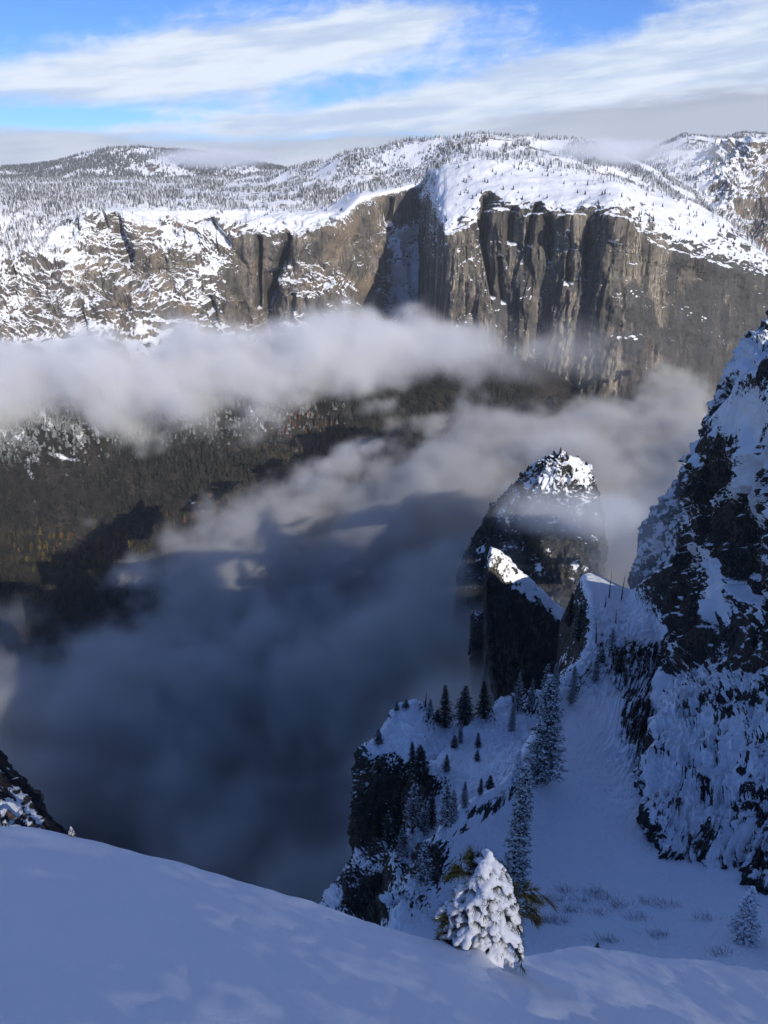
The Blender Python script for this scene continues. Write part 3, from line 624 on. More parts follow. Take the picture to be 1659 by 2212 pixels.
x_ = (uu - UC) / FPX; y_ = -(vv - VC) / FPX; dY_ = cp + y_ * sp; dZ_ = -sp + y_ * cp
Yp = dY_ * (PC / np.maximum(-(dZ_ + PA * x_ + PB * dY_), 0.046))
S = P(uu, vv, Yp)
# gentle drifts, grooves fanning down to the right of the young pine
du, dv_ = uu - 1090, vv - 2060
gr = 0.16 * np.sin((dv_ * 0.9 - du * 0.55) / 17.0 + 2.5 * perlin(np.stack([uu / 140, vv / 140, uu * 0], -1), 3)) * sstep(du, -40, 60) * gau(uu, vv, 1330, 2170, 260, 110)
S[..., 2] += 0.35 * gr + 0.10 * fbm(S / np.array([3.2, 5.5, 5.5]), 5, 0.5, seed=171) + 0.024 * fbm(S / np.array([0.5, 1.1, 1.]), 3, 0.5, seed=172) + 0.007 * fbm(np.stack([(S[..., 0] + 0.5 * S[..., 1]) / 0.16, (S[..., 1] - .5 * S[..., 0]) / 0.7, S[..., 2] / .7], -1), 3, 0.55, seed=173) + 0.30 * gau(uu, vv, 1062, 2052, 40, 26)
# beyond the crest the slope rolls over and drops
top = S[0]
roll = []
for k, (dy, dz) in enumerate([(0.25, -0.32), (0.6, -0.95), (1.2, -2.2), (3, -7), (8, -22), (20, -70)]):
    roll.append(top + np.array([0, dy, dz]))
S = np.concatenate([np.stack(roll[::-1]), S], 0)
FORE = S
grid_obj('snow_slope', S, M_snow, {})
# hand the slope on behind and beside the camera
sl2 = np.array([[(x, y, -PC - PA * x - PB * y - 0.35 - 0.06 * max(0, x - 3) ** 2 - 0.012 * max(0, -y - 1) ** 2) for x in np.linspace(-30, 26, 50)] for y in np.linspace(-30, 2.0, 40)])
# ------------------------------------------------------------------ forests far off
rng = np.random.default_rng(5)
def tree_material(name, ramp, snowcol=(0.80, 0.82, 0.86), lo=0.0, hi=0.6):
    """needle green by the per-tree 'tone'; frost on upward faces by 'frost'"""
    m, t, b = material(name)
    tone = t.attr('tone'); c = None
    cr = t.new('ShaderNodeValToRGB'); e = cr.color_ramp.elements
    while len(e) < len(ramp): e.new(0.5)
    for el_, (p_, col_) in zip(e, ramp): el_.position = p_; el_.color = (*col_, 1)
    t.put(cr.inputs[0], tone)
    nz = t.xyz(t.new('ShaderNodeNewGeometry').outputs['Normal'])[2]
    co = t.new('ShaderNodeTexCoord').outputs['Object']
    nn = t.noise(co, 0.9, 3, 0.6)
    f = t.ss(t.add(t.add(t.attr('frost'), t.mul(t.m('ABSOLUTE', nz), 0.35)), t.mul(t.sub(nn, 0.5), 0.6)), 0.45, 0.95)
    t.put(b.inputs['Base Color'], t.mix(f, cr.outputs[0], snowcol))
    return m
GREENS = [(0.0, (0.012, 0.014, 0.012)), (0.35, (0.026, 0.026, 0.019)), (0.55, (0.048, 0.040, 0.018)), (0.75, (0.10, 0.080, 0.022)), (0.88, (0.085, 0.042, 0.024)), (1.0, (0.13, 0.055, 0.032))]  # tree tones lowered too, standing in for cloud-dimmed sun on the valley side
M_tree = tree_material('far_conifer', GREENS)
M_frosted = tree_material('frosted_far_conifer', [(0.0, (0.045, 0.052, 0.055)), (0.4, (0.12, 0.125, 0.13)), (1.0, (0.2, 0.2, 0.2))])
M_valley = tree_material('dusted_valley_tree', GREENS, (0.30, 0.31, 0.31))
def cone_template(seg=6, tiers=3, seed=0):
    r = np.random.default_rng(seed); V = []; F = []
    for k in range(tiers):
        z0 = 0.08 + 0.28 * k; z1 = min(1.0, z0 + 0.46); rad = (1 - k / tiers) * 0.9 + 0.12
        b = len(V); off = r.random() * 6
        for s in range(seg):
            a = off + s * 2 * math.pi / seg; q = rad * (0.75 + 0.5 * r.random())
            V.append((q * math.cos(a), q * math.sin(a), z0 + 0.06 * (r.random() - 0.5)))
        V.append((0, 0, z1 if k < tiers - 1 else 1.0))
        F += [(b + s, b + (s + 1) % seg, b + seg) for s in range(seg)]
    return np.array(V, np.float32), np.array(F)
def round_template(seed=0):
    r = np.random.default_rng(seed); V = [(0, 0, 1.0)]; F = []
    for k, (z, q) in enumerate([(0.72, .6), (0.38, 1.0), (0.02, .55)]):
        for s in range(6):
            a = s * math.pi / 3 + k * .5; qq = q * (0.7 + 0.6 * r.random()); V.append((qq * math.cos(a), qq * math.sin(a), z + 0.16 * (r.random() - .5)))
    for s in range(6): F.append((0, 1 + s, 1 + (s + 1) % 6))
    for k in range(2):
        for s in range(6):
            a, b = 1 + k * 6 + s, 1 + k * 6 + (s + 1) % 6; F += [(a, a + 6, b + 6), (a, b + 6, b)]
    return np.array(V, np.float32), np.array(F)
TEMPL = [cone_template(6, 3, i) for i in range(5)]; RTEMPL = [round_template(i) for i in range(5)]

def scatter(G, mask, n, seed):
    """n random points on grid G, thick where mask(u, v) is high"""
    r = np.random.default_rng(seed)
    C = (G[:-1, :-1] + G[1:, 1:]) * 0.5
    A = np.linalg.norm(np.cross(G[1:, :-1] - G[:-1, :-1], G[:-1, 1:] - G[:-1, :-1]), axis=-1)
    u, v = UV(C); m_ = np.clip(mask(u, v, C), 0, None) * A; m_ = m_.ravel(); m_ = m_ / m_.sum()
    idx = r.choice(len(m_), n, p=m_)
    i, j = np.unravel_index(idx, C.shape[:2]); a, b = r.random((2, n, 1))
    return G[i, j] * (1 - a) * (1 - b) + G[i + 1, j] * a * (1 - b) + G[i, j + 1] * (1 - a) * b + G[i + 1, j + 1] * a * b
def forest(name, pts, h, w_, tone, frost, templ, label, seed=1, mat=None):
    r = np.random.default_rng(seed); V = []; F = []; T = []; Fr = []; base = 0
    k = r.integers(0, len(templ), len(pts))
    for q in range(len(templ)):
        sel = k == q; p = pts[sel]; n = len(p)
        if not n: continue
        tv, tf = templ[q]; hh = h[sel][:, None]; ww = w_[sel][:, None]; an = r.random(n)[:, None] * 6.28
        x = tv[None, :, 0] * np.cos(an) - tv[None, :, 1] * np.sin(an); y = tv[None, :, 0] * np.sin(an) + tv[None, :, 1] * np.cos(an)
        vv_ = np.stack([p[:, None, 0] + x * ww, p[:, None, 1] + y * ww, p[:, None, 2] + tv[None, :, 2] * hh - 0.06 * hh], -1)
        V.append(vv_.reshape(-1, 3)); F.append((tf[None] + (base + np.arange(n) * len(tv))[:, None, None]).reshape(-1, 3)); base += n * len(tv)
        T.append(np.repeat(tone[sel], len(tv))); Fr.append(np.repeat(frost[sel], len(tv)))
    o = mesh_np(name, np.concatenate(V), np.concatenate(F), mat or M_tree, attrs={'tone': np.concatenate(T), 'frost': np.concatenate(Fr)}, smooth=False)
    return tag(o, label, None, None, 'stuff')

if FOREST:
    def clump(C, s, seed): return sstep(fbm(C / s, 3, 0.6, seed=seed), -0.28, 0.12)
    allp = []
    pl = SHEETS['plateau']
    p_ = scatter(pl, lambda u, v, C: (0.03 + clump(C, 260., 201)) * (0.35 + 0.65 * sstep(v, 300, 312)) * np.where(u > 940, 1.0, 0.85), 66000, 1); allp.append(p_)
    cl_ = SHEETS['cliff_left']
    p_ = scatter(cl_, lambda u, v, C: (v < 600) * (0.02 + sstep(v, np.interp(u, [-200, 0, 120, 170, 240, 350, 520, 700, 760, 900], [600, 575, 560, 500, 452, 462, 470, 462, 425, 402]), np.interp(u, [-200, 0, 120, 170, 240, 350, 520, 700, 760, 900], [560, 540, 520, 450, 435, 440, 440, 425, 408, 392]))) * (0.10 + clump(C, 130., 202)), 9000, 2); allp.append(p_)
    wl = SHEETS['wall']
    p_ = scatter(wl, lambda u, v, C: sstep(v - np.interp(u, [905, 980, 1050, 1150, 1260, 1360, 1480, 1560, 1660], [372, 350, 342, 360, 376, 404, 438, 476, 566]), 12, -4) * (0.2 + clump(C, 100., 203)) * (u > 925), 500, 3); allp.append(p_)
    pk_ = SHEETS['peak']
    p_ = scatter(pk_, lambda u, v, C: sstep(u, 1600, 1500) * clump(C, 200., 204) + 0.12 * sstep(v, 330, 400) + 0.5 * sstep(v, 440, 480), 5000, 4); allp.append(p_)
    pts = np.concatenate(allp); n = len(pts)
    forest('plateau_forest', pts, rng.uniform(8, 27, n) * (0.75 + 0.6 * sstep(fbm(pts / 220., 3, seed=232), -.3, .4)), rng.uniform(2.2, 4.8, n), rng.uniform(0, 0.4, n), np.clip(rng.normal(0.49, 0.15, n) + 0.12 * sstep(pts[:, 1], 4600, 3400), 0, 0.8), TEMPL, 'snow dusted conifer forest covering the plateau above the cliffs', mat=M_frosted)
    pts = np.concatenate([scatter(SHEETS['hill'], lambda u, v, C: 0.12 + clump(C, 300., 205), 26000, 5), scatter(SHEETS['ridge'], lambda u, v, C: 0.05 + clump(C, 400., 206), 3500, 6)]); n = len(pts)
    forest('hill_forest', pts, rng.uniform(18, 32, n), rng.uniform(4, 6.5, n), rng.uniform(0, 0.4, n), np.clip(rng.normal(0.34, 0.10, n), 0, 0.8), TEMPL, 'dense conifer forest on the far hill and ridge', mat=M_frosted)
    # single trees scattered over the summit snow of the great wall
    pts = scatter(wl, lambda u, v, C: sstep(v - np.interp(u, [905, 980, 1050, 1150, 1260, 1360, 1480, 1560, 1660], [372, 352, 346, 362, 380, 410, 446, 486, 578]), -4, 6) * sstep(v - np.interp(u, [965, 1050, 1090, 1170, 1255, 1325, 1360, 1410, 1480, 1555, 1655], [470, 425, 428, 444, 446, 438, 466, 504, 527, 552, 582]), 2, -6) * (0.12 + clump(C, 90., 207)) * (u > 985) * (u < 1650), 190, 7)
    protos = []
    for k in range(4):
        tv, tf = TEMPL[k]
        protos.append(mesh_np('summit_conifer', tv * np.array([0.16, 0.16, 1.0]), tf, M_tree, attrs={'tone': np.full(len(tv), 0.08 * k), 'frost': np.full(len(tv), 0.05 + 0.08 * k)}, smooth=False))
    for i, p_ in enumerate(pts):
        pr = protos[i % 4]; o = pr if i < 4 else link(pr.copy())
        h_ = rng.uniform(9, 19); o.location = p_ + np.array([0, 0, -0.8]); o.scale = (h_ * rng.uniform(1, 1.6), h_ * rng.uniform(1, 1.6), h_); o.rotation_euler = (0, 0, rng.random() * 6.28)
        tag(o, 'small conifer standing alone in snow on top of the great wall', 'tree', 'scattered conifers on the summit snow')
    # the wooded valley side
    vs = SHEETS['valley']
    vis = lambda u, v, C: (v > 780) * (v < 1420) * (u > -120) * (u < 1150)
    op = lambda u, v: np.clip(gau(u, v, 150, 1010, 80, 50) + gau(u, v, 55, 1060, 70, 50) + .6 * gau(u, v, 90, 1130, 60, 50) + seg_carve(u, v, 290, 1010, 445, 1110, 7) + seg_carve(u, v, 545, 900, 575, 940, 5), 0, .95)
    pts = scatter(vs, lambda u, v, C: vis(u, v, C) * (1 - 0.75 * op(u, v)) * (0.25 + clump(C, 70., 208)), 15000, 8); n = len(pts); u, v = UV(pts)
    olive = np.clip(gau(u, v, 690, 1010, 110, 60) + 0.5 * gau(u, v, 560, 1060, 120, 60) + .5 * gau(u, v, 720, 930, 60, 50) + 0.4 * gau(u, v, 250, 1190, 250, 50), 0, 1)
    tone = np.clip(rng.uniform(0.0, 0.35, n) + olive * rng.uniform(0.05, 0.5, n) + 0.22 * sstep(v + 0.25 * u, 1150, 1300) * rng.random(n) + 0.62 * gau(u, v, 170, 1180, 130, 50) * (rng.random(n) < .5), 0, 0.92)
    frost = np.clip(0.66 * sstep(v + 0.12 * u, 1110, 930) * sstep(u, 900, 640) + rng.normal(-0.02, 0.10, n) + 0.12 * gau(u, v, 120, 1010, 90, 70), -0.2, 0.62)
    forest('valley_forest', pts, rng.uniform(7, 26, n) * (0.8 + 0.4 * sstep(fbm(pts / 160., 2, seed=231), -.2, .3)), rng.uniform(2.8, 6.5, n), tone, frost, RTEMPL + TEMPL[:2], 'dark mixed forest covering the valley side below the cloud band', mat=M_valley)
    pts = scatter(vs, lambda u, v, C: gau(u, v, 660, 935, 45, 40) + 1.2 * gau(u, v, 720, 960, 35, 25) + gau(u, v, 470, 1090, 30, 25) + .7 * gau(u, v, 400, 1130, 30, 20) + .8 * gau(u, v, 610, 930, 30, 30), 60, 9)
    protos = []
    for k in range(3):
        tv, tf = TEMPL[k]
        protos.append(mesh_np('rusty_conifer', tv * np.array([0.17, 0.17, 1.0]), tf, M_tree, attrs={'tone': np.full(len(tv), 0.9 + 0.05 * k), 'frost': np.full(len(tv), -0.3)}, smooth=False))
    for i, p_ in enumerate(pts):
        pr = protos[i % 3]; o = pr if i < 3 else link(pr.copy())
        h_ = rng.uniform(17, 27); o.location = p_; o.scale = (h_, h_, h_); o.rotation_euler = (0, 0, rng.random() * 6.28)
        tag(o, 'rust coloured dead conifer in the dark forest on the valley side', 'tree', 'rust coloured conifers on the valley side')
    # dwarf trees on the dome
    pts = scatter(DOME, lambda u, v, C: (v < 1330) * (0.15 + clump(C, 14., 209)) * (1 - 0.75 * gau(u, v, 1215, 1010, 45, 30)), 1500, 10); n = len(pts)
    forest('dome_forest', pts, rng.uniform(3, 8, n), rng.uniform(1.2, 2.4, n), rng.uniform(0, 0.3, n), np.clip(rng.normal(0.15, 0.15, n), -.2, 0.6), RTEMPL + TEMPL, 'low dark evergreens growing over the rock dome')
    ew = SHEETS.get('rear')
# ------------------------------------------------------------------ conifers of the gully, one object each
M_needle = tree_material('frosted_needles', [(0.0, (0.010, 0.014, 0.010)), (0.4, (0.022, 0.030, 0.020)), (0.7, (0.05, 0.055, 0.022)), (1.0, (0.10, 0.085, 0.03))])
m_, t_, b_ = material('bark'); co = t_.new('ShaderNodeTexCoord').outputs['Object']
t_.put(b_.inputs['Base Color'], t_.mix(t_.noise(t_.vm('MULTIPLY', co, (1, 1, 0.2)), 12, 4, 0.6), (0.02, 0.016, 0.013), (0.09, 0.065, 0.05))); M_bark = m_
m_, t_, b_ = material('dead_wood'); co = t_.new('ShaderNodeTexCoord').outputs['Object']
t_.put(b_.inputs['Base Color'], t_.mix(t_.noise(co, 3, 4, 0.6), (0.05, 0.045, 0.04), (0.16, 0.14, 0.12))); M_dead = m_
m_, t_, b_ = material('tree_snow'); b_.inputs['Base Color'].default_value = (0.85, 0.86, 0.89, 1); b_.inputs['Roughness'].default_value = 0.6
b_.inputs['Subsurface Weight'].default_value = 0.0
co = t_.new('ShaderNodeTexCoord').outputs['Object']; bm_ = t_.new('ShaderNodeBump'); bm_.inputs['Strength'].default_value = 0.4; bm_.inputs['Distance'].default_value = 0.01
t_.put(bm_.inputs['Height'], t_.noise(co, 45, 4, 0.6)); t_.l.new(bm_.outputs[0], b_.inputs['Normal']); M_tsnow = m_

def tube(pts, rad, seg=5):
    pts = np.asarray(pts, float); n = len(pts); rad = np.broadcast_to(rad, (n,))
    d = np.gradient(pts, axis=0); d /= np.linalg.norm(d, axis=1, keepdims=True) + 1e-9
    a = np.cross(d, (0.31, 0.77, 0.2)); a /= np.linalg.norm(a, axis=1, keepdims=True) + 1e-9; b = np.cross(d, a)
    an = np.arange(seg) * 2 * math.pi / seg
    V = pts[:, None] + rad[:, None, None] * (np.cos(an)[None, :, None] * a[:, None] + np.sin(an)[None, :, None] * b[:, None])
    i = np.arange(n * seg).reshape(n, seg); j = np.roll(i, -1, 1)
    F = np.stack([i[:-1], j[:-1], j[1:], i[1:]], -1).reshape(-1, 4)
    return V.reshape(-1, 3), F
class Acc:
    def __init__(s): s.V = []; s.Q = []; s.T = []; s.n = 0; s.tone = []; s.frost = []
    def add(s, V, F, tone=0.0, frost=0.0):
        V = np.asarray(V, np.float32); F = np.asarray(F)
        (s.Q if F.shape[1] == 4 else s.T).append(F + s.n); s.V.append(V); s.n += len(V)
        s.tone.append(np.broadcast_to(np.float32(tone), (len(V),))); s.frost.append(np.broadcast_to(np.float32(frost), (len(V),)))
    def build(s, name, mat, parent, smooth=False):
        fl = [np.concatenate(x) for x in (s.Q, s.T) if x]
        return mesh_np(name, np.concatenate(s.V), fl, mat, parent, attrs={'tone': np.concatenate(s.tone), 'frost': np.concatenate(s.frost)}, smooth=smooth)
OCT_V = np.array([(1,0,0),(0,1,0),(-1,0,0),(0,-1,0),(0,0,1),(0,0,-1)], float)
OCT_F = np.array([(0,1,4),(1,2,4),(2,3,4),(3,0,4),(1,0,5),(2,1,5),(3,2,5),(0,3,5)])
def conifer_meshes(H, Rb, seed, frost, bare=0.06, taper=0.85, droop=0.35, whorl=0.42, clumps=0.0, spray=0.62, tone=0.2, dens=1.0, gaps=0.0):
    r = np.random.default_rng(seed); c = Acc(); tr = Acc()
    zs = np.linspace(0, H, 14); bend = 0.012 * H * np.sin(zs / H * 3 + r.random() * 6)
    V, F = tube(np.stack([bend, bend * 0.6, zs - 0.4], -1), (0.017 * H + 0.05) * (1.02 - zs / H) ** 0.9, 7); tr.add(V, F)
    z = bare * H
    while z < H * 0.985:
        h = z / H; ax = np.array([np.interp(z, zs, bend), np.interp(z, zs, bend) * .6, z])
        Rh = Rb * min(1.0, (1 - h) ** taper * (0.55 + 0.45 * min(1, (h - bare) / 0.12 + 0.2)) + 0.03)
        nb = int(r.integers(4, 8)); a0 = r.random() * 6.28
        for k in range(nb):
            if r.random() < gaps: continue
            a = a0 + k * 6.283 / nb + r.normal(0, 0.25); L = Rh * r.uniform(0.6, 1.12)
            out = np.array([math.cos(a), math.sin(a), 0]); lat = np.array([-out[1], out[0], 0])
            sl_ = droop * r.uniform(0.6, 1.3) - 0.25 * h
            pt = lambda t: ax + out * L * t + np.array([0, 0, -sl_ * L * t + 0.16 * L * t * t])
            if L > 0.7:
                V, F = tube([pt(0), pt(0.5), pt(0.95)], np.array([0.035, 0.022, 0.008]) * (0.5 + L / 3), 3); c.add(V, F, 0.1, frost * 0.5 - .1)
            ns = max(2, int(L / spray * 3.6 * dens))
            for q in range(ns):
                t = (q + r.random()) / ns; t = 0.18 + 0.85 * t
                w_ = (1.05 - 0.5 * t) * min(L * 0.5, 0.75)
                side = r.uniform(-1, 1); p = pt(t) + lat * side * w_ * 0.8 + np.array([0, 0, -0.12 * abs(side) * w_ + r.normal(0, 0.05)])
                dr = out * r.uniform(0.5, 1.0) + lat * side * 0.9 + np.array([0, 0, r.uniform(-0.55, 0.1)]); dr /= np.linalg.norm(dr)
                s1 = np.cross(dr, np.array([r.normal(0, 0.35), r.normal(0, 0.35), 1.0])); s1 /= np.linalg.norm(s1)
                l_ = spray * r.uniform(0.6, 1.15); ww = spray * r.uniform(0.22, 0.42)
                c.add([p - dr * l_ * 0.35, p + s1 * ww * .5 - np.array([0, 0, .06 * r.random()]), p + dr * l_ * 0.65, p - s1 * ww * .5 - np.array([0, 0, .06 * r.random()])], [(0, 1, 2, 3)], tone + r.uniform(-0.15, 0.15), frost + r.normal(0, 0.12))
                if r.random() < clumps:
                    rr = spray * r.uniform(0.28, 0.55); Vo = OCT_V * np.array([rr, rr, rr * 0.6]) * r.uniform(0.7, 1.3, (6, 1)) + p + np.array([0, 0, 0.10])
                    c.add(Vo, OCT_F, tone, frost + 0.28)
        z += whorl * r.uniform(0.7, 1.3) * (1.0 - 0.35 * h)
    return tr, c
def make_conifer(name, H, *a, **k):
    root = link(bpy.data.objects.new(name, None)); tr, c = conifer_meshes(H, *a, **k)
    tr.build('trunk', M_bark, root, True); c.build('crown', M_needle, root)
    root['h'] = H
    return root
def copy_tree(o, parent=None):
    c = link(o.copy())
    if parent: c.parent = parent
    for ch in list(o.children): copy_tree(ch, c)
    return c
NPTS = np.concatenate([g_.reshape(-1, 3) for g_ in NEAR]); NU, NV = UV(NPTS)
def ground(u, v, cloud=None):
    pts, U_, V_ = cloud or (NPTS, NU, NV)
    d = (U_ - u) ** 2 + (V_ - v) ** 2; k = np.where(d < max(9.0, d.min() * 1.5))[0]
    return pts[k[np.argmin(pts[k, 1])]]
def height_for(p, vtop):
    H = 1.0
    for _ in range(20):
        v0 = UV(p + np.array([0, 0, H]))[1]; v1 = UV(p + np.array([0, 0, H + 0.1]))[1]; H += (vtop - v0) / ((v1 - v0) / 0.1)
    return H
PROTO = {}
SPEC = {'frosted': dict(H=24, Rb=4.2, seed=1, frost=0.22, clumps=0.25, tone=0.15, droop=0.45, taper=0.62, dens=1.1),
        'column': dict(H=30, Rb=2.3, seed=2, frost=0.20, clumps=0.45, tone=0.15, droop=0.55, taper=0.38, whorl=0.36, spray=0.55, dens=1.2, bare=0.16),
        'dark': dict(H=20, Rb=3.4, seed=3, frost=-0.05, clumps=0.02, tone=0.1, droop=0.4, taper=0.75, gaps=0.12),
        'dark2': dict(H=18, Rb=2.8, seed=4, frost=0.08, clumps=0.04, tone=0.15, droop=0.3, taper=0.7, gaps=0.15),
        'open': dict(H=17, Rb=3.6, seed=5, frost=0.26, clumps=0.15, tone=0.2, droop=0.2, taper=0.55, bare=0.22, gaps=0.3),
        'dusted': dict(H=15, Rb=2.9, seed=6, frost=0.22, clumps=0.16, tone=0.15, droop=0.35, taper=0.75),
        'small': dict(H=6, Rb=1.5, seed=7, frost=0.12, clumps=0.08, tone=0.15, droop=0.25, taper=0.8, spray=0.45, whorl=0.3),
        'white': dict(H=9, Rb=2.0, seed=8, frost=0.44, clumps=0.5, tone=0.2, droop=0.4, taper=0.7, spray=0.5, whorl=0.32)}
used = set()
# (kind, u, v of the foot, v of the top, width factor, label)
TREES = [
 ('frosted', 1172, 1684, 1452, 1.0, 'tallest broad frosted fir on the spur left of the smooth gully'),
 ('column', 1108, 1975, 1648, 1.0, 'tall narrow column shaped fir caked in frost behind the snow laden pine'),
 ('white', 1118, 1695, 1620, 0.9, 'slim frosted fir just behind the top of the column shaped fir'),
 ('dark', 961, 1568, 1478, 0.85, 'dark spiky conifer leftmost of the three tall ones on the buttress crest'),
 ('dark2', 1003, 1564, 1480, 1.25, 'dark bushy conifer in the middle of the three on the buttress crest'),
 ('dark', 1043, 1548, 1470, 0.95, 'dark ragged conifer rightmost of the three on the buttress crest'),
 ('dusted', 931, 1546, 1508, 1.2, 'short dark conifer at the right shoulder of the snowy buttress top'),
 ('small', 946, 1556, 1532, 1.0, 'low conifer squeezed between the buttress top and the spiky dark conifer'),
 ('frosted', 1106, 1576, 1517, 0.9, 'small dusted fir alone on the slope left of the tallest fir'),
 ('dusted', 1120, 1536, 1447, 0.75, 'slim frosted fir against the fog, left of the ridge group'),
 ('dusted', 1150, 1530, 1463, 0.7, 'thin frosted fir between two taller ones on the fog edge'),
 ('open', 1179, 1512, 1432, 0.8, 'pale open crowned conifer fading into fog above the tallest fir'),
 ('frosted', 1197, 1502, 1430, 0.8, 'misty frosted fir right of the pale open crowned one'),
 ('frosted', 1234, 1516, 1436, 0.85, 'white frosted fir on the ridge edge where fog meets snow'),
 ('dusted', 1287, 1468, 1411, 1.0, 'lone dusted fir on the slope left of the dark slanting conifer'),
 ('dark2', 1335, 1452, 1397, 1.25, 'dark dense conifer hanging on the rocky upper slope'),
 ('open', 1318, 1404, 1357, 1.1, 'grey frosted conifer above the dark dense one on the upper slope'),
 ('small', 1300, 1428, 1402, 1.0, 'little grey conifer under the grey frosted one on the upper slope'),
 ('small', 1030, 1612, 1582, 0.8, 'small dark fir in the open middle of the spur snow'),
 ('small', 1029, 1641, 1619, 0.9, 'tiny dark fir below the small one in the open spur snow'),
 ('small', 966, 1662, 1630, 0.8, 'thin little fir at the left edge of the spur snow'),
 ('dark', 890, 1664, 1600, 0.8, 'dark conifer at the foot of the buttress snow, left of a wider one'),
 ('dark2', 907, 1685, 1608, 1.3, 'wide dark conifer standing in the gap between buttress and spur'),
 ('dusted', 996, 1602, 1563, 1.0, 'dark bushy fir at the right end of the buttress snowfield'),
 ('small', 980, 1612, 1588, 1.1, 'low bushy fir just left of the one ending the buttress snowfield'),
 ('open', 893, 1797, 1690, 1.0, 'open frosted conifer with a bare lower trunk above the small snow terrace'),
 ('dusted', 916, 1800, 1722, 0.7, 'thin frosted fir right beside the bare trunked conifer'),
 ('dark2', 931, 1788, 1710, 0.8, 'dark slender conifer in the middle of the terrace row'),
 ('dusted', 962, 1782, 1693, 1.0, 'dusted double topped fir in the terrace row beside the near spur'),
 ('dusted', 980, 1772, 1705, 0.9, 'dusted fir touching the crest of the near spur'),
 ('dusted', 1006, 1744, 1687, 0.95, 'dusted fir half hidden behind the crest of the near spur'),
 ('dark2', 1038, 1714, 1680, 0.9, 'small dark fir left of its twin behind the spur crest'),
 ('small', 1056, 1702, 1675, 1.1, 'small dusted fir right of its dark twin behind the spur crest'),
 ('dark', 817, 1805, 1738, 0.75, 'dark conifer clinging to the left edge of the cliff terrace'),
 ('dark2', 836, 1822, 1750, 0.8, 'grey dark conifer second from the left on the cliff terrace'),
 ('dark', 856, 1836, 1718, 0.8, 'tall dark conifer on the cliff terrace with frosted lower boughs'),
 ('dusted', 868, 1846, 1782, 1.0, 'frosted bushy fir at the foot of the tall dark terrace conifer'),
 ('dusted', 912, 1900, 1812, 1.15, 'broad dusted fir in front of the black lower cliff'),
 ('small', 816, 1603, 1574, 1.0, 'small dark fir on the left shoulder of the snowy buttress'),
 ('small', 857, 1532, 1516, 1.0, 'tiny fir on the upper left edge of the buttress top'),
 ('small', 876, 1527, 1510, 1.2, 'tiny bushy fir at the very top of the snowy buttress'),
 ('white', 1605, 2026, 1914, 1.0, 'lone white frosted fir at the right edge under the rock cliff'),
 ('small', 1287, 2062, 2036, 0.8, 'tiny dark fir peeping over the near snow crest'),
 ('dark', 1228, 1352, 1278, 0.75, 'dark narrow conifer left of the sunlit saddle'),
 ('dark2', 1246, 1385, 1300, 0.7, 'black conifer against the dark rock edge under the saddle'),
 ('small', 1165, 1312, 1292, 1.0, 'tiny conifer on the slanting top of the leaning pinnacle'),
]
for kind, u0, v0, vt, wf, lab in TREES:
    if kind not in PROTO:
        sp_ = dict(SPEC[kind]); H0 = sp_.pop('H'); PROTO[kind] = make_conifer('conifer', H0, **sp_)
    base = ground(u0, v0) if u0 != 1165 else P(1165, 1312, 616)
    H = height_for(base, vt); pr = PROTO[kind]
    o = pr if kind not in used else copy_tree(pr); used.add(kind)
    s_ = H / SPEC[kind]['H']; o.location = base; o.scale = (s_ * wf * (1.5 if kind.startswith('dark') or kind == 'small' else 1.08), s_ * wf * (1.5 if kind.startswith('dark') or kind == 'small' else 1.08), s_); o.rotation_euler = (0, 0, (u0 * 1.7 + v0) % 6.28)
    if 'h' in o: del o['h']
    tag(o, lab, 'tree', 'conifers on the spurs of the gully')
# dead snags near the saddle
SNAG = [(1315, 1289, 1233, 'leaning bare snag leftmost on the sunlit saddle'), (1342, 1292, 1236, 'tall bare snag at the right side of the sunlit saddle'), (1306, 1309, 1286, 'short broken snag below the sunlit saddle'),
        (1327, 1346, 1316, 'stubby dead trunk among rocks right below the saddle'), (1287, 1386, 1339, 'grey dead trunk on the shaded slope under the saddle'), (918, 1524, 1494, 'thin dead spike on the shoulder of the snowy buttress')]
for k, (u0, v0, vt, lab) in enumerate(SNAG):
    base = ground(u0, v0); H = height_for(base, vt); r = np.random.default_rng(300 + k)
    root = link(bpy.data.objects.new('dead_snag', None)); root.location = base
    a = Acc(); zs = np.linspace(-0.5, H, 9); ln = r.normal(0, 0.05, 2)
    V, F = tube(np.stack([ln[0] * zs + .1 * np.sin(zs / 2), ln[1] * zs, zs], -1), 0.42 * (1.05 - np.linspace(0, 1, 9)) + 0.05, 6); a.add(V, F); a.build('trunk', M_dead, root, True)
    b2 = Acc()
    for q in range(9):
        z = H * r.uniform(0.3, 0.95); an = r.random() * 6.28; L = r.uniform(0.5, 1.8) * (1.1 - z / H)
        V, F = tube([(ln[0] * z, ln[1] * z, z), (ln[0] * z + math.cos(an) * L, ln[1] * z + math.sin(an) * L, z + r.uniform(-0.3, 0.3))], [0.1, 0.03], 4); b2.add(V, F)
    b2.build('limb', M_dead, root)
    tag(root, lab, 'dead tree', 'dead snags on the ridge')
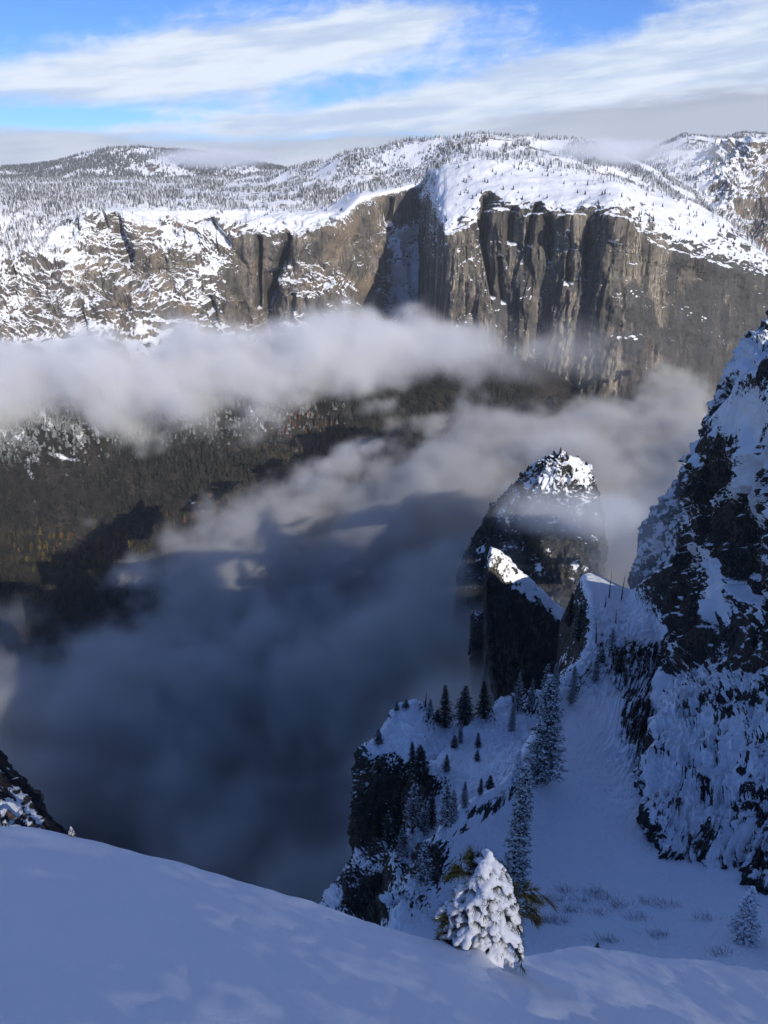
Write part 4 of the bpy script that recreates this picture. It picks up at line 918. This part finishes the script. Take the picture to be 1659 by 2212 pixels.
# brush poking through the gully snow
BR = [(1200,1945),(1225,1925),(1238,1968),(1212,1990),(1290,1928),(1315,1940),(1340,1958),(1298,1972),(1385,1985),(1402,1950),(1440,1955),(1532,1982),(1315,2032),(1560,2062),(1180,1990),(1262,1948),(1425,2022)]
m_, t_, b_ = material('frosted_twigs'); b_.inputs['Base Color'].default_value = (0.20, 0.20, 0.22, 1); M_twig = m_
for k, (u0, v0) in enumerate(BR):
    r = np.random.default_rng(400 + k); base = ground(u0, v0); a = Acc()
    for q in range(int(r.integers(34, 70))):
        st_ = np.array([r.normal(0, 1.1), r.normal(0, 0.7), 0]); an = r.normal(2.4, 0.7); L = r.uniform(0.6, 1.9)
        e = st_ + L * np.array([math.cos(an) * 0.8, math.sin(an) * 0.3, r.uniform(0.25, 0.75)])
        md_ = (st_ + e) / 2 + np.array([0, 0, 0.12 * L])
        V, F = tube([st_ - np.array([0, 0, .4]) - 0.5 * np.array([st_[0] * .3, st_[1] * .3, 0]), md_, e], [0.028, 0.02, 0.008], 3); a.add(V, F)
    o = a.build('bush', M_twig, None); o.location = base; o.scale = (1.7, 1.5, 1.4)
    tag(o, 'low twiggy bush half buried in the smooth gully snow', 'bush', 'brush in the gully snow')

# ------------------------------------------------------------------ the snow laden young pine on the near crest
fp = FORE.reshape(-1, 3); fcloud = (fp,) + tuple(UV(fp))
PB0 = ground(1047, 2018, fcloud)
PH = height_for(PB0, 1846)
def ico(sub=2):
    import bmesh
    bm = bmesh.new(); bmesh.ops.create_icosphere(bm, subdivisions=sub, radius=1.0); bm.verts.ensure_lookup_table()
    V = np.array([v_.co[:] for v_ in bm.verts]); F = np.array([[x.index for x in f_.verts] for f_ in bm.faces]); bm.free(); return V, F
IV, IF = ico(2)
def young_pine(name, H, W, seed, snow_amt, label, loc, bare_boughs=()):
    r = np.random.default_rng(seed)
    root = link(bpy.data.objects.new(name, None)); root.location = loc
    tr = Acc(); cr = Acc(); sn = Acc()
    zs = np.linspace(-0.1, H * 0.97, 12)
    V, F = tube(np.stack([0.02 * np.sin(zs * 3), 0.015 * np.cos(zs * 2), zs], -1), np.interp(zs, [0, H], [0.035, 0.006]) * (H / 2) ** 0.5, 7); tr.add(V, F)
    def tuft(p, d, n=20, L=0.085, tone=0.5, frost=-0.05):
        for _ in range(n):
            e = d + r.normal(0, 0.55, 3); e /= np.linalg.norm(e); l_ = L * r.uniform(0.7, 1.2)
            s_ = np.cross(e, r.normal(0, 1, 3)); s_ /= np.linalg.norm(s_) + 1e-9
            b0 = p - d * r.uniform(0, 0.05); cr.add([b0 - s_ * 0.0022, b0 + s_ * 0.0022, b0 + e * l_ * .6 + s_ * .0026, b0 + e * l_], [(0, 1, 2, 3)], tone + r.uniform(-.25, .2), frost + r.normal(0, 0.1))
    def blob(p, s_, stretch, d):
        """a lump of snow, stretched along direction d"""
        d = d / (np.linalg.norm(d) + 1e-9); a_ = np.cross(d, (0.1, 0.2, 1.0)); a_ /= np.linalg.norm(a_) + 1e-9; b_2 = np.cross(a_, d)
        q = IV * (1 + 0.30 * perlin(IV * 2.1 + r.random(3) * 30, 5))[:, None]
        V = p + s_ * (q[:, :1] * d * stretch + q[:, 1:2] * a_ + q[:, 2:] * b_2 * 0.72)
        sn.add(V, IF)
    def bough(h, an, L, snow, tone, up=0.35, sag=0.9, tw=5):
        out = np.array([math.cos(an), math.sin(an), 0]); lat = np.array([-out[1], out[0], 0])
        ax = np.array([0, 0, h * H])
        pt = lambda t: ax + out * L * t * (1 - 0.12 * t * sag) + np.array([0, 0, L * (up * t - sag * t * t)])
        V, F = tube([pt(t) for t in np.linspace(0, 1, 6)], np.linspace(0.012, 0.004, 6), 4); cr.add(V, F, 0.3, -0.3)
        tang = lambda t: (pt(t + 0.05) - pt(t - 0.05)) / np.linalg.norm(pt(t + 0.05) - pt(t - 0.05))
        ends = [(pt(1.0), tang(0.97), 1.0)]
        for q in range(tw):
            t = r.uniform(0.35, 0.95); sd = r.choice([-1, 1]) * r.uniform(0.4, 1.0)
            d = tang(t) * 0.7 + lat * sd + np.array([0, 0, r.uniform(-0.35, 0.15)]); d /= np.linalg.norm(d)
            l_ = L * r.uniform(0.22, 0.42); p0 = pt(t); p1 = p0 + d * l_ + np.array([0, 0, -0.25 * l_ * (snow > 0)])
            V, F = tube([p0, (p0 + p1) / 2 + np.array([0, 0, .02]), p1], [0.006, 0.004, 0.003], 3); cr.add(V, F, 0.3, -0.3)
            ends.append((p1, (p1 - p0) / np.linalg.norm(p1 - p0), 0.75)); tuft((p0 + p1) / 2, d, 12, tone=tone)
            if snow > 0 and r.random() < snow:
                for s_ in np.linspace(0.15, 0.95, 4): blob(p0 + (p1 - p0) * s_ + np.array([0, 0, 0.022]), r.uniform(0.026, 0.042), 1.25, p1 - p0)
        for p, d, k in ends:
            tuft(p, d, 26, tone=tone); tuft(p - d * 0.06, d, 16, tone=tone)
            if snow > 0 and r.random() < snow:
                blob(p + np.array([0, 0, 0.02]) - d * .02, r.uniform(0.028, 0.05) * k, 1.35, d + np.array([0, 0, -0.5]))
                if r.random() < 0.6: blob(p + np.array([0, 0, -0.035]) + d * .02, r.uniform(0.022, 0.036) * k, 1.5, np.array([0.1, 0, -1.0]))
        if snow > 0 and r.random() < snow * 1.1:
            for t in np.arange(0.25, 1.02, 0.055 / max(L, 0.15)):
                wdt = 0.022 + 0.028 * math.sin(min(1, t) * math.pi * 0.75); blob(pt(t) + np.array([0, 0, 0.025]) + lat * r.normal(0, 0.012), wdt * r.uniform(0.8, 1.25), 1.15, tang(min(t, 0.95)))
    n_lv = int(8 + 5 * H / 2)
    for k in range(n_lv):
        h = 0.17 + 0.77 * (k + 0.3 * r.random()) / n_lv
        L = W * ((1 - h) ** 0.8 * 0.98 + 0.09); nb = 6 if h < 0.6 else 5 if h < .85 else 3
        a0 = r.random() * 6.28
        for q in range(nb): bough(h, a0 + q * 6.283 / nb + r.normal(0, 0.2), L * r.uniform(0.75, 1.1), snow_amt * r.uniform(0.7, 1.2), 0.42, up=0.30 + 0.5 * h, sag=0.75 + 0.3 * r.random(), tw=4)
    for h, an, L, up, sag, sw in bare_boughs: bough(h, an, L * W / 0.62, sw, 0.72, up=up, sag=sag, tw=9)
    if snow_amt > 0:                                            # the leader is capped too
        for t in (0.90, 0.95, 1.0): blob(np.array([0.0, 0, H * t]), 0.05 * (1.4 - 0.7 * (t - 0.85) / 0.15), 1.1, np.array([0.0, 0, 1.0]))
    tr.build('trunk', M_bark, root, True); cr.build('crown', M_needle, root)
    if sn.V:
        so_ = sn.build('snow_load', M_tsnow, root, True)
        rm = so_.modifiers.new('merge', 'REMESH'); rm.mode = 'VOXEL'; rm.voxel_size = 0.009; rm.use_smooth_shade = True
        sm_ = so_.modifiers.new('soften', 'SMOOTH'); sm_.factor = 0.5; sm_.iterations = 3
    return tag(root, label, 'tree')
young_pine('young_pine', PH, 0.51 * PH, 21, 0.74, 'young pine bowed under heavy clumps of snow on the near crest', PB0,
  [(0.40, 0.25, 0.64, 0.35, 0.25, 0.05), (0.34, 0.0, 0.60, 0.25, 0.3, 0.0), (0.66, 2.9, 0.40, 0.6, 0.4, 0.0), (0.76, 2.4, 0.30, 0.7, 0.4, 0.0), (0.24, 3.2, 0.56, 0.15, 0.35, 0.1), (0.32, 2.8, 0.55, 0.2, 0.4, 0.1), (0.16, 3.5, 0.52, 0.1, 0.3, 0.15)])
sb = ground(160, 1801, fcloud)
hs_ = height_for(sb, 1775); sap = young_pine('pine_sapling', 1.5, 0.42, 31, 0.25, 'small pine sapling poking over the left part of the near snow crest', sb - np.array([0, 0, 0.04])); sap.scale = (hs_ / 1.5,) * 3
# ------------------------------------------------------------------ fog and cloud: real volumes of uneven density
def fog_volume(name, lo, hi, res, build, dens, color=(0.93, 0.95, 0.98), aniso=0.0, label=None, step=0.0):
    me = bpy.data.meshes.new(name); o = link(bpy.data.objects.new(name, me))
    ng = bpy.data.node_groups.new(name + '_field', 'GeometryNodeTree')
    ng.interface.new_socket('Geometry', in_out='INPUT', socket_type='NodeSocketGeometry')
    ng.interface.new_socket('Geometry', in_out='OUTPUT', socket_type='NodeSocketGeometry')
    f = NT(ng)
    vc_ = f.new('GeometryNodeVolumeCube')
    vc_.inputs['Min'].default_value = lo; vc_.inputs['Max'].default_value = hi
    for k, r_ in zip(('Resolution X', 'Resolution Y', 'Resolution Z'), res): vc_.inputs[k].default_value = r_
    p = f.new('GeometryNodeInputPosition').outputs[0]
    f.put(vc_.inputs['Density'], build(f, p))
    m = bpy.data.materials.new(name); m.use_nodes = True; t = NT(m.node_tree); t.n.clear()
    pv = t.new('ShaderNodeVolumePrincipled'); oo = t.new('ShaderNodeOutputMaterial'); t.l.new(pv.outputs[0], oo.inputs['Volume'])
    pv.inputs['Color'].default_value = (*color, 1); pv.inputs['Density'].default_value = dens; pv.inputs['Anisotropy'].default_value = aniso
    pv.inputs['Density Attribute'].default_value = 'density'
    sm = f.new('GeometryNodeSetMaterial'); sm.inputs['Material'].default_value = m
    go = f.new('NodeGroupOutput'); f.l.new(vc_.outputs[0], sm.inputs[0]); f.l.new(sm.outputs[0], go.inputs[0])
    md = o.modifiers.new('field', 'NODES'); md.node_group = ng
    me.materials.append(m)
    tag(o, label, None, None, 'stuff')
    return o
def cn(f, p, sc_, seed, det=4, rough=0.55, stretch=(1, 1, 1)):
    q = f.vm('ADD', f.vm('MULTIPLY', p, tuple(s / sc_ for s in stretch)), (seed * 3.1, seed * 1.7, seed * 2.3))
    return f.sub(f.noise(q, 1.0, det, rough), 0.5)
def gb(f, X, Y, Z, c, r):
    q = None
    for a, c0, r0 in zip((X, Y, Z), c, r):
        if r0 is None: continue
        e = f.m('POWER', f.m('ABSOLUTE', f.div(f.sub(a, c0), r0)), 2.0); q = e if q is None else f.add(q, e)
    return f.m('EXPONENT', f.mul(q, -1.0))

def deck(f, p):
    wv = f.noise(f.vm('SCALE', p, scale=1 / 420.0), 1.0, 2, 0.5, col=True)
    pw = f.vm('ADD', p, f.vm('SCALE', f.vm('SUBTRACT', wv, (0.5, 0.5, 0.5)), scale=170.0))
    X, Y, Z = f.xyz(p)
    n1 = cn(f, pw, 330, 1, 3); n2 = cn(f, pw, 110, 2, 6, 0.62); n3 = cn(f, pw, 42, 3, 3, 0.6)
    topz = f.add(-610.0, f.mul(f.ss(X, -150, 330), 175.0))
    topz = f.sub(topz, f.mul(f.ss(Y, 1550, 2200), 210.0))
    topz = f.add(topz, f.mul(gb(f, X, Y, Z, (110, 650, 0), (130, 150, None)), 75.0))
    topz = f.add(topz, f.mul(gb(f, X, Y, Z, (40, 960, 0), (170, 170, None)), 95.0))
    topz = f.add(topz, f.add(f.mul(n1, 300.0), f.add(f.mul(n2, 290.0), f.mul(n3, 70.0))))
    s = f.sub(f.add(f.mul(X, 0.757), f.mul(Y, -0.653)), -1235.0)
    topz = f.sub(topz, f.mul(gb(f, X, Y, Z, (-400, 1120, 0), (190, 170, None)), 130.0))
    edge = f.ss(f.add(s, f.add(f.mul(n1, 340.0), f.mul(n2, 260.0))), -60, 120)
    topz = f.add(topz, f.mul(f.mul(f.ss(s, -40, 160), f.ss(s, 620, 220)), 75.0))
    body = f.ss(f.sub(topz, Z), -10, 95)
    thick = f.ss(f.add(n2, f.add(f.mul(n1, 0.7), f.mul(n3, 0.35))), -0.16, 0.20, 0.0, 1.0)
    den = f.mul(f.mul(edge, body), thick)
    return f.mul(den, f.ss(Y, 230, 420))
def band(f, p):
    wv = f.noise(f.vm('SCALE', p, scale=1 / 380.0), 1.0, 2, 0.5, col=True)
    pw = f.vm('ADD', p, f.vm('SCALE', f.vm('SUBTRACT', wv, (0.5, 0.5, 0.5)), scale=150.0))
    X, Y, Z = f.xyz(p)
    n1 = cn(f, pw, 330, 4, 3); n2 = cn(f, pw, 120, 5, 5, 0.58)
    cz = f.add(-595.0, f.mul(f.ss(X, -1000, 200), 140.0))
    hz = f.sub(150.0, f.mul(f.ss(X, -1000, 600), 85.0))
    a = f.div(f.sub(Z, cz), hz); b = f.div(f.sub(Y, 2560.0), 260.0)
    q = f.m('SQRT', f.add(f.mul(a, a), f.mul(b, b)))
    q = f.sub(q, f.add(f.mul(n1, 2.8), f.mul(n2, 2.0)))
    den = f.ss(q, 1.2, 0.25)
    den = f.mul(f.mul(den, f.ss(f.add(n1, n2), -0.30, 0.12, 0.15, 1.0)), f.m('POWER', f.ss(f.add(X, f.mul(n2, 500.0)), 800, -80), 1.3))
    wis = gb(f, X, Y, Z, (140, 2350, -640), (230, 200, 60))
    den = f.mx(den, f.mul(f.ss(f.add(f.mul(n2, 2.0), f.sub(wis, 0.75)), 0, 0.5), 0.5))
    return den
def wisps(f, p):
    X, Y, Z = f.xyz(p)
    n1 = cn(f, p, 90, 7, 5, 0.6); n2 = cn(f, p, 35, 8, 4, 0.6)
    w1 = gb(f, X, Y, Z, (215, 900, -345), (95, 60, 26))
    w2 = gb(f, X, Y, Z, (150, 640, -365), (110, 70, 60)); w3 = gb(f, X, Y, Z, (225, 590, -245), (75, 60, 70))
    e = f.add(f.add(f.mul(w1, 1.45), f.mul(w3, 0.9)), f.mul(w2, 0.3))
    return f.mul(f.ss(f.add(e, f.add(f.mul(n1, 2.0), f.mul(n2, 1.0))), 0.3, 1.2), f.ss(e, 0.02, 0.3))
WISP = [(660, 1045, 1780, 95, 0.9), (280, 1235, 1450, 80, 0.9), (480, 1135, 1600, 85, 0.8), (230, 1125, 1850, 90, 0.5), (820, 880, 2300, 80, 0.7), (1045, 915, 2250, 80, 0.8), (760, 985, 1900, 90, 0.9), (1180, 985, 1500, 90, 0.8), (60, 1290, 1350, 70, 0.35)]
def drift(f, p):
    wv = f.noise(f.vm('SCALE', p, scale=1 / 130.0), 1.0, 2, 0.5, col=True)
    pw = f.vm('ADD', p, f.vm('SCALE', f.vm('SUBTRACT', wv, (0.5, 0.5, 0.5)), scale=90.0))
    X, Y, Z = f.xyz(p); e = None
    for u_, v_, Y_, r_, a_ in WISP:
        c_ = P(u_, v_, Y_); q = f.mul(gb(f, f.sub(X, f.mul(f.sub(Z, float(c_[2])), 1.1)), Y, Z, tuple(float(x) for x in c_), (r_ * 1.0, r_ * 0.8, r_ * 0.62)), a_)
        e = q if e is None else f.add(e, q)
    n1 = cn(f, pw, 95, 14, 6, 0.62); n2 = cn(f, pw, 30, 15, 3, 0.6)
    return f.mul(f.ss(f.add(e, f.add(f.mul(n1, 2.4), f.mul(n2, 0.9))), 0.45, 1.35), f.ss(e, 0.04, 0.4))
def veil(f, p):
    X, Y, Z = f.xyz(p)
    n1 = cn(f, p, 110, 12, 4, 0.6); c_ = TOSUN * 520
    return f.ss(f.add(gb(f, X, Y, Z, tuple(float(x) for x in c_), (120, 120, 95)), f.mul(n1, 0.6)), 0.1, 0.8)
def hillcloud(f, p):
    X, Y, Z = f.xyz(p)
    n1 = cn(f, p, 420, 9, 5, 0.58, (1, 1, 2))
    e = f.add(gb(f, X, Y, Z, (1150, 4500, 150), (520, 330, 75)), f.mul(gb(f, X, Y, Z, (-1150, 6300, 170), (560, 400, 80)), 0.9))
    return f.mul(f.ss(f.add(e, f.mul(n1, 1.2)), 0.35, 1.0), f.ss(e, 0.03, 0.3))
if FOG:
    fog_volume('valley_fog', (-1700, 230, -1005), (1000, 2800, -330), (280, 265, 90), deck, 0.034, color=(0.72, 0.71, 0.69), label='dark fog filling the valley below the slope')
    fog_volume('cloud_band', (-1700, 2050, -860), (900, 3050, -300), (250, 96, 64), band, 0.019, color=(0.97, 0.97, 0.97), label='pale cloud band drifting across the foot of the cliffs')
    fog_volume('mist', (0, 480, -520), (420, 1080, -130), (110, 150, 90), wisps, 0.02, label='thin mist around the dome and the pinnacle')
    fog_volume('mist', (-1000, 1150, -900), (560, 2500, -330), (150, 130, 62), drift, 0.022, color=(0.95, 0.95, 0.95), label='torn wisps of mist drifting across the wooded slope')
    c_ = TOSUN * 520  # unseen cloud added on the sun line to soften light on the near slope
    fog_volume('sun_dimming_cloud', tuple(float(x) for x in c_ - np.array([230, 230, 180])), tuple(float(x) for x in c_ + np.array([230, 230, 180])), (60, 60, 46), veil, 0.0042, label='unseen thin cloud added behind the camera to dim the sun')
    fog_volume('hill_cloud', (-2200, 3900, -50), (2300, 7200, 420), (150, 100, 40), hillcloud, 0.008, label='cloud resting on the forested skyline')
    # thin air that pales the far hills: one closed box round everything
    hz = np.array([(x, y, z) for x in (-12000., 12000.) for y in (-3500., 13000.) for z in (-1012., 520.)])
    ho = mesh_np('haze', hz, np.array([(0, 1, 3, 2), (4, 6, 7, 5), (0, 4, 5, 1), (2, 3, 7, 6), (0, 2, 6, 4), (1, 5, 7, 3)]), None, smooth=False)
    hm = bpy.data.materials.new('haze'); hm.use_nodes = True; t = NT(hm.node_tree); t.n.clear()
    pv = t.new('ShaderNodeVolumePrincipled'); oo = t.new('ShaderNodeOutputMaterial'); t.l.new(pv.outputs[0], oo.inputs['Volume'])
    pv.inputs['Color'].default_value = (0.9, 0.95, 1.0, 1); pv.inputs['Density'].default_value = 0.000018
    ho.data.materials.append(hm); ho['kind'] = 'stuff'
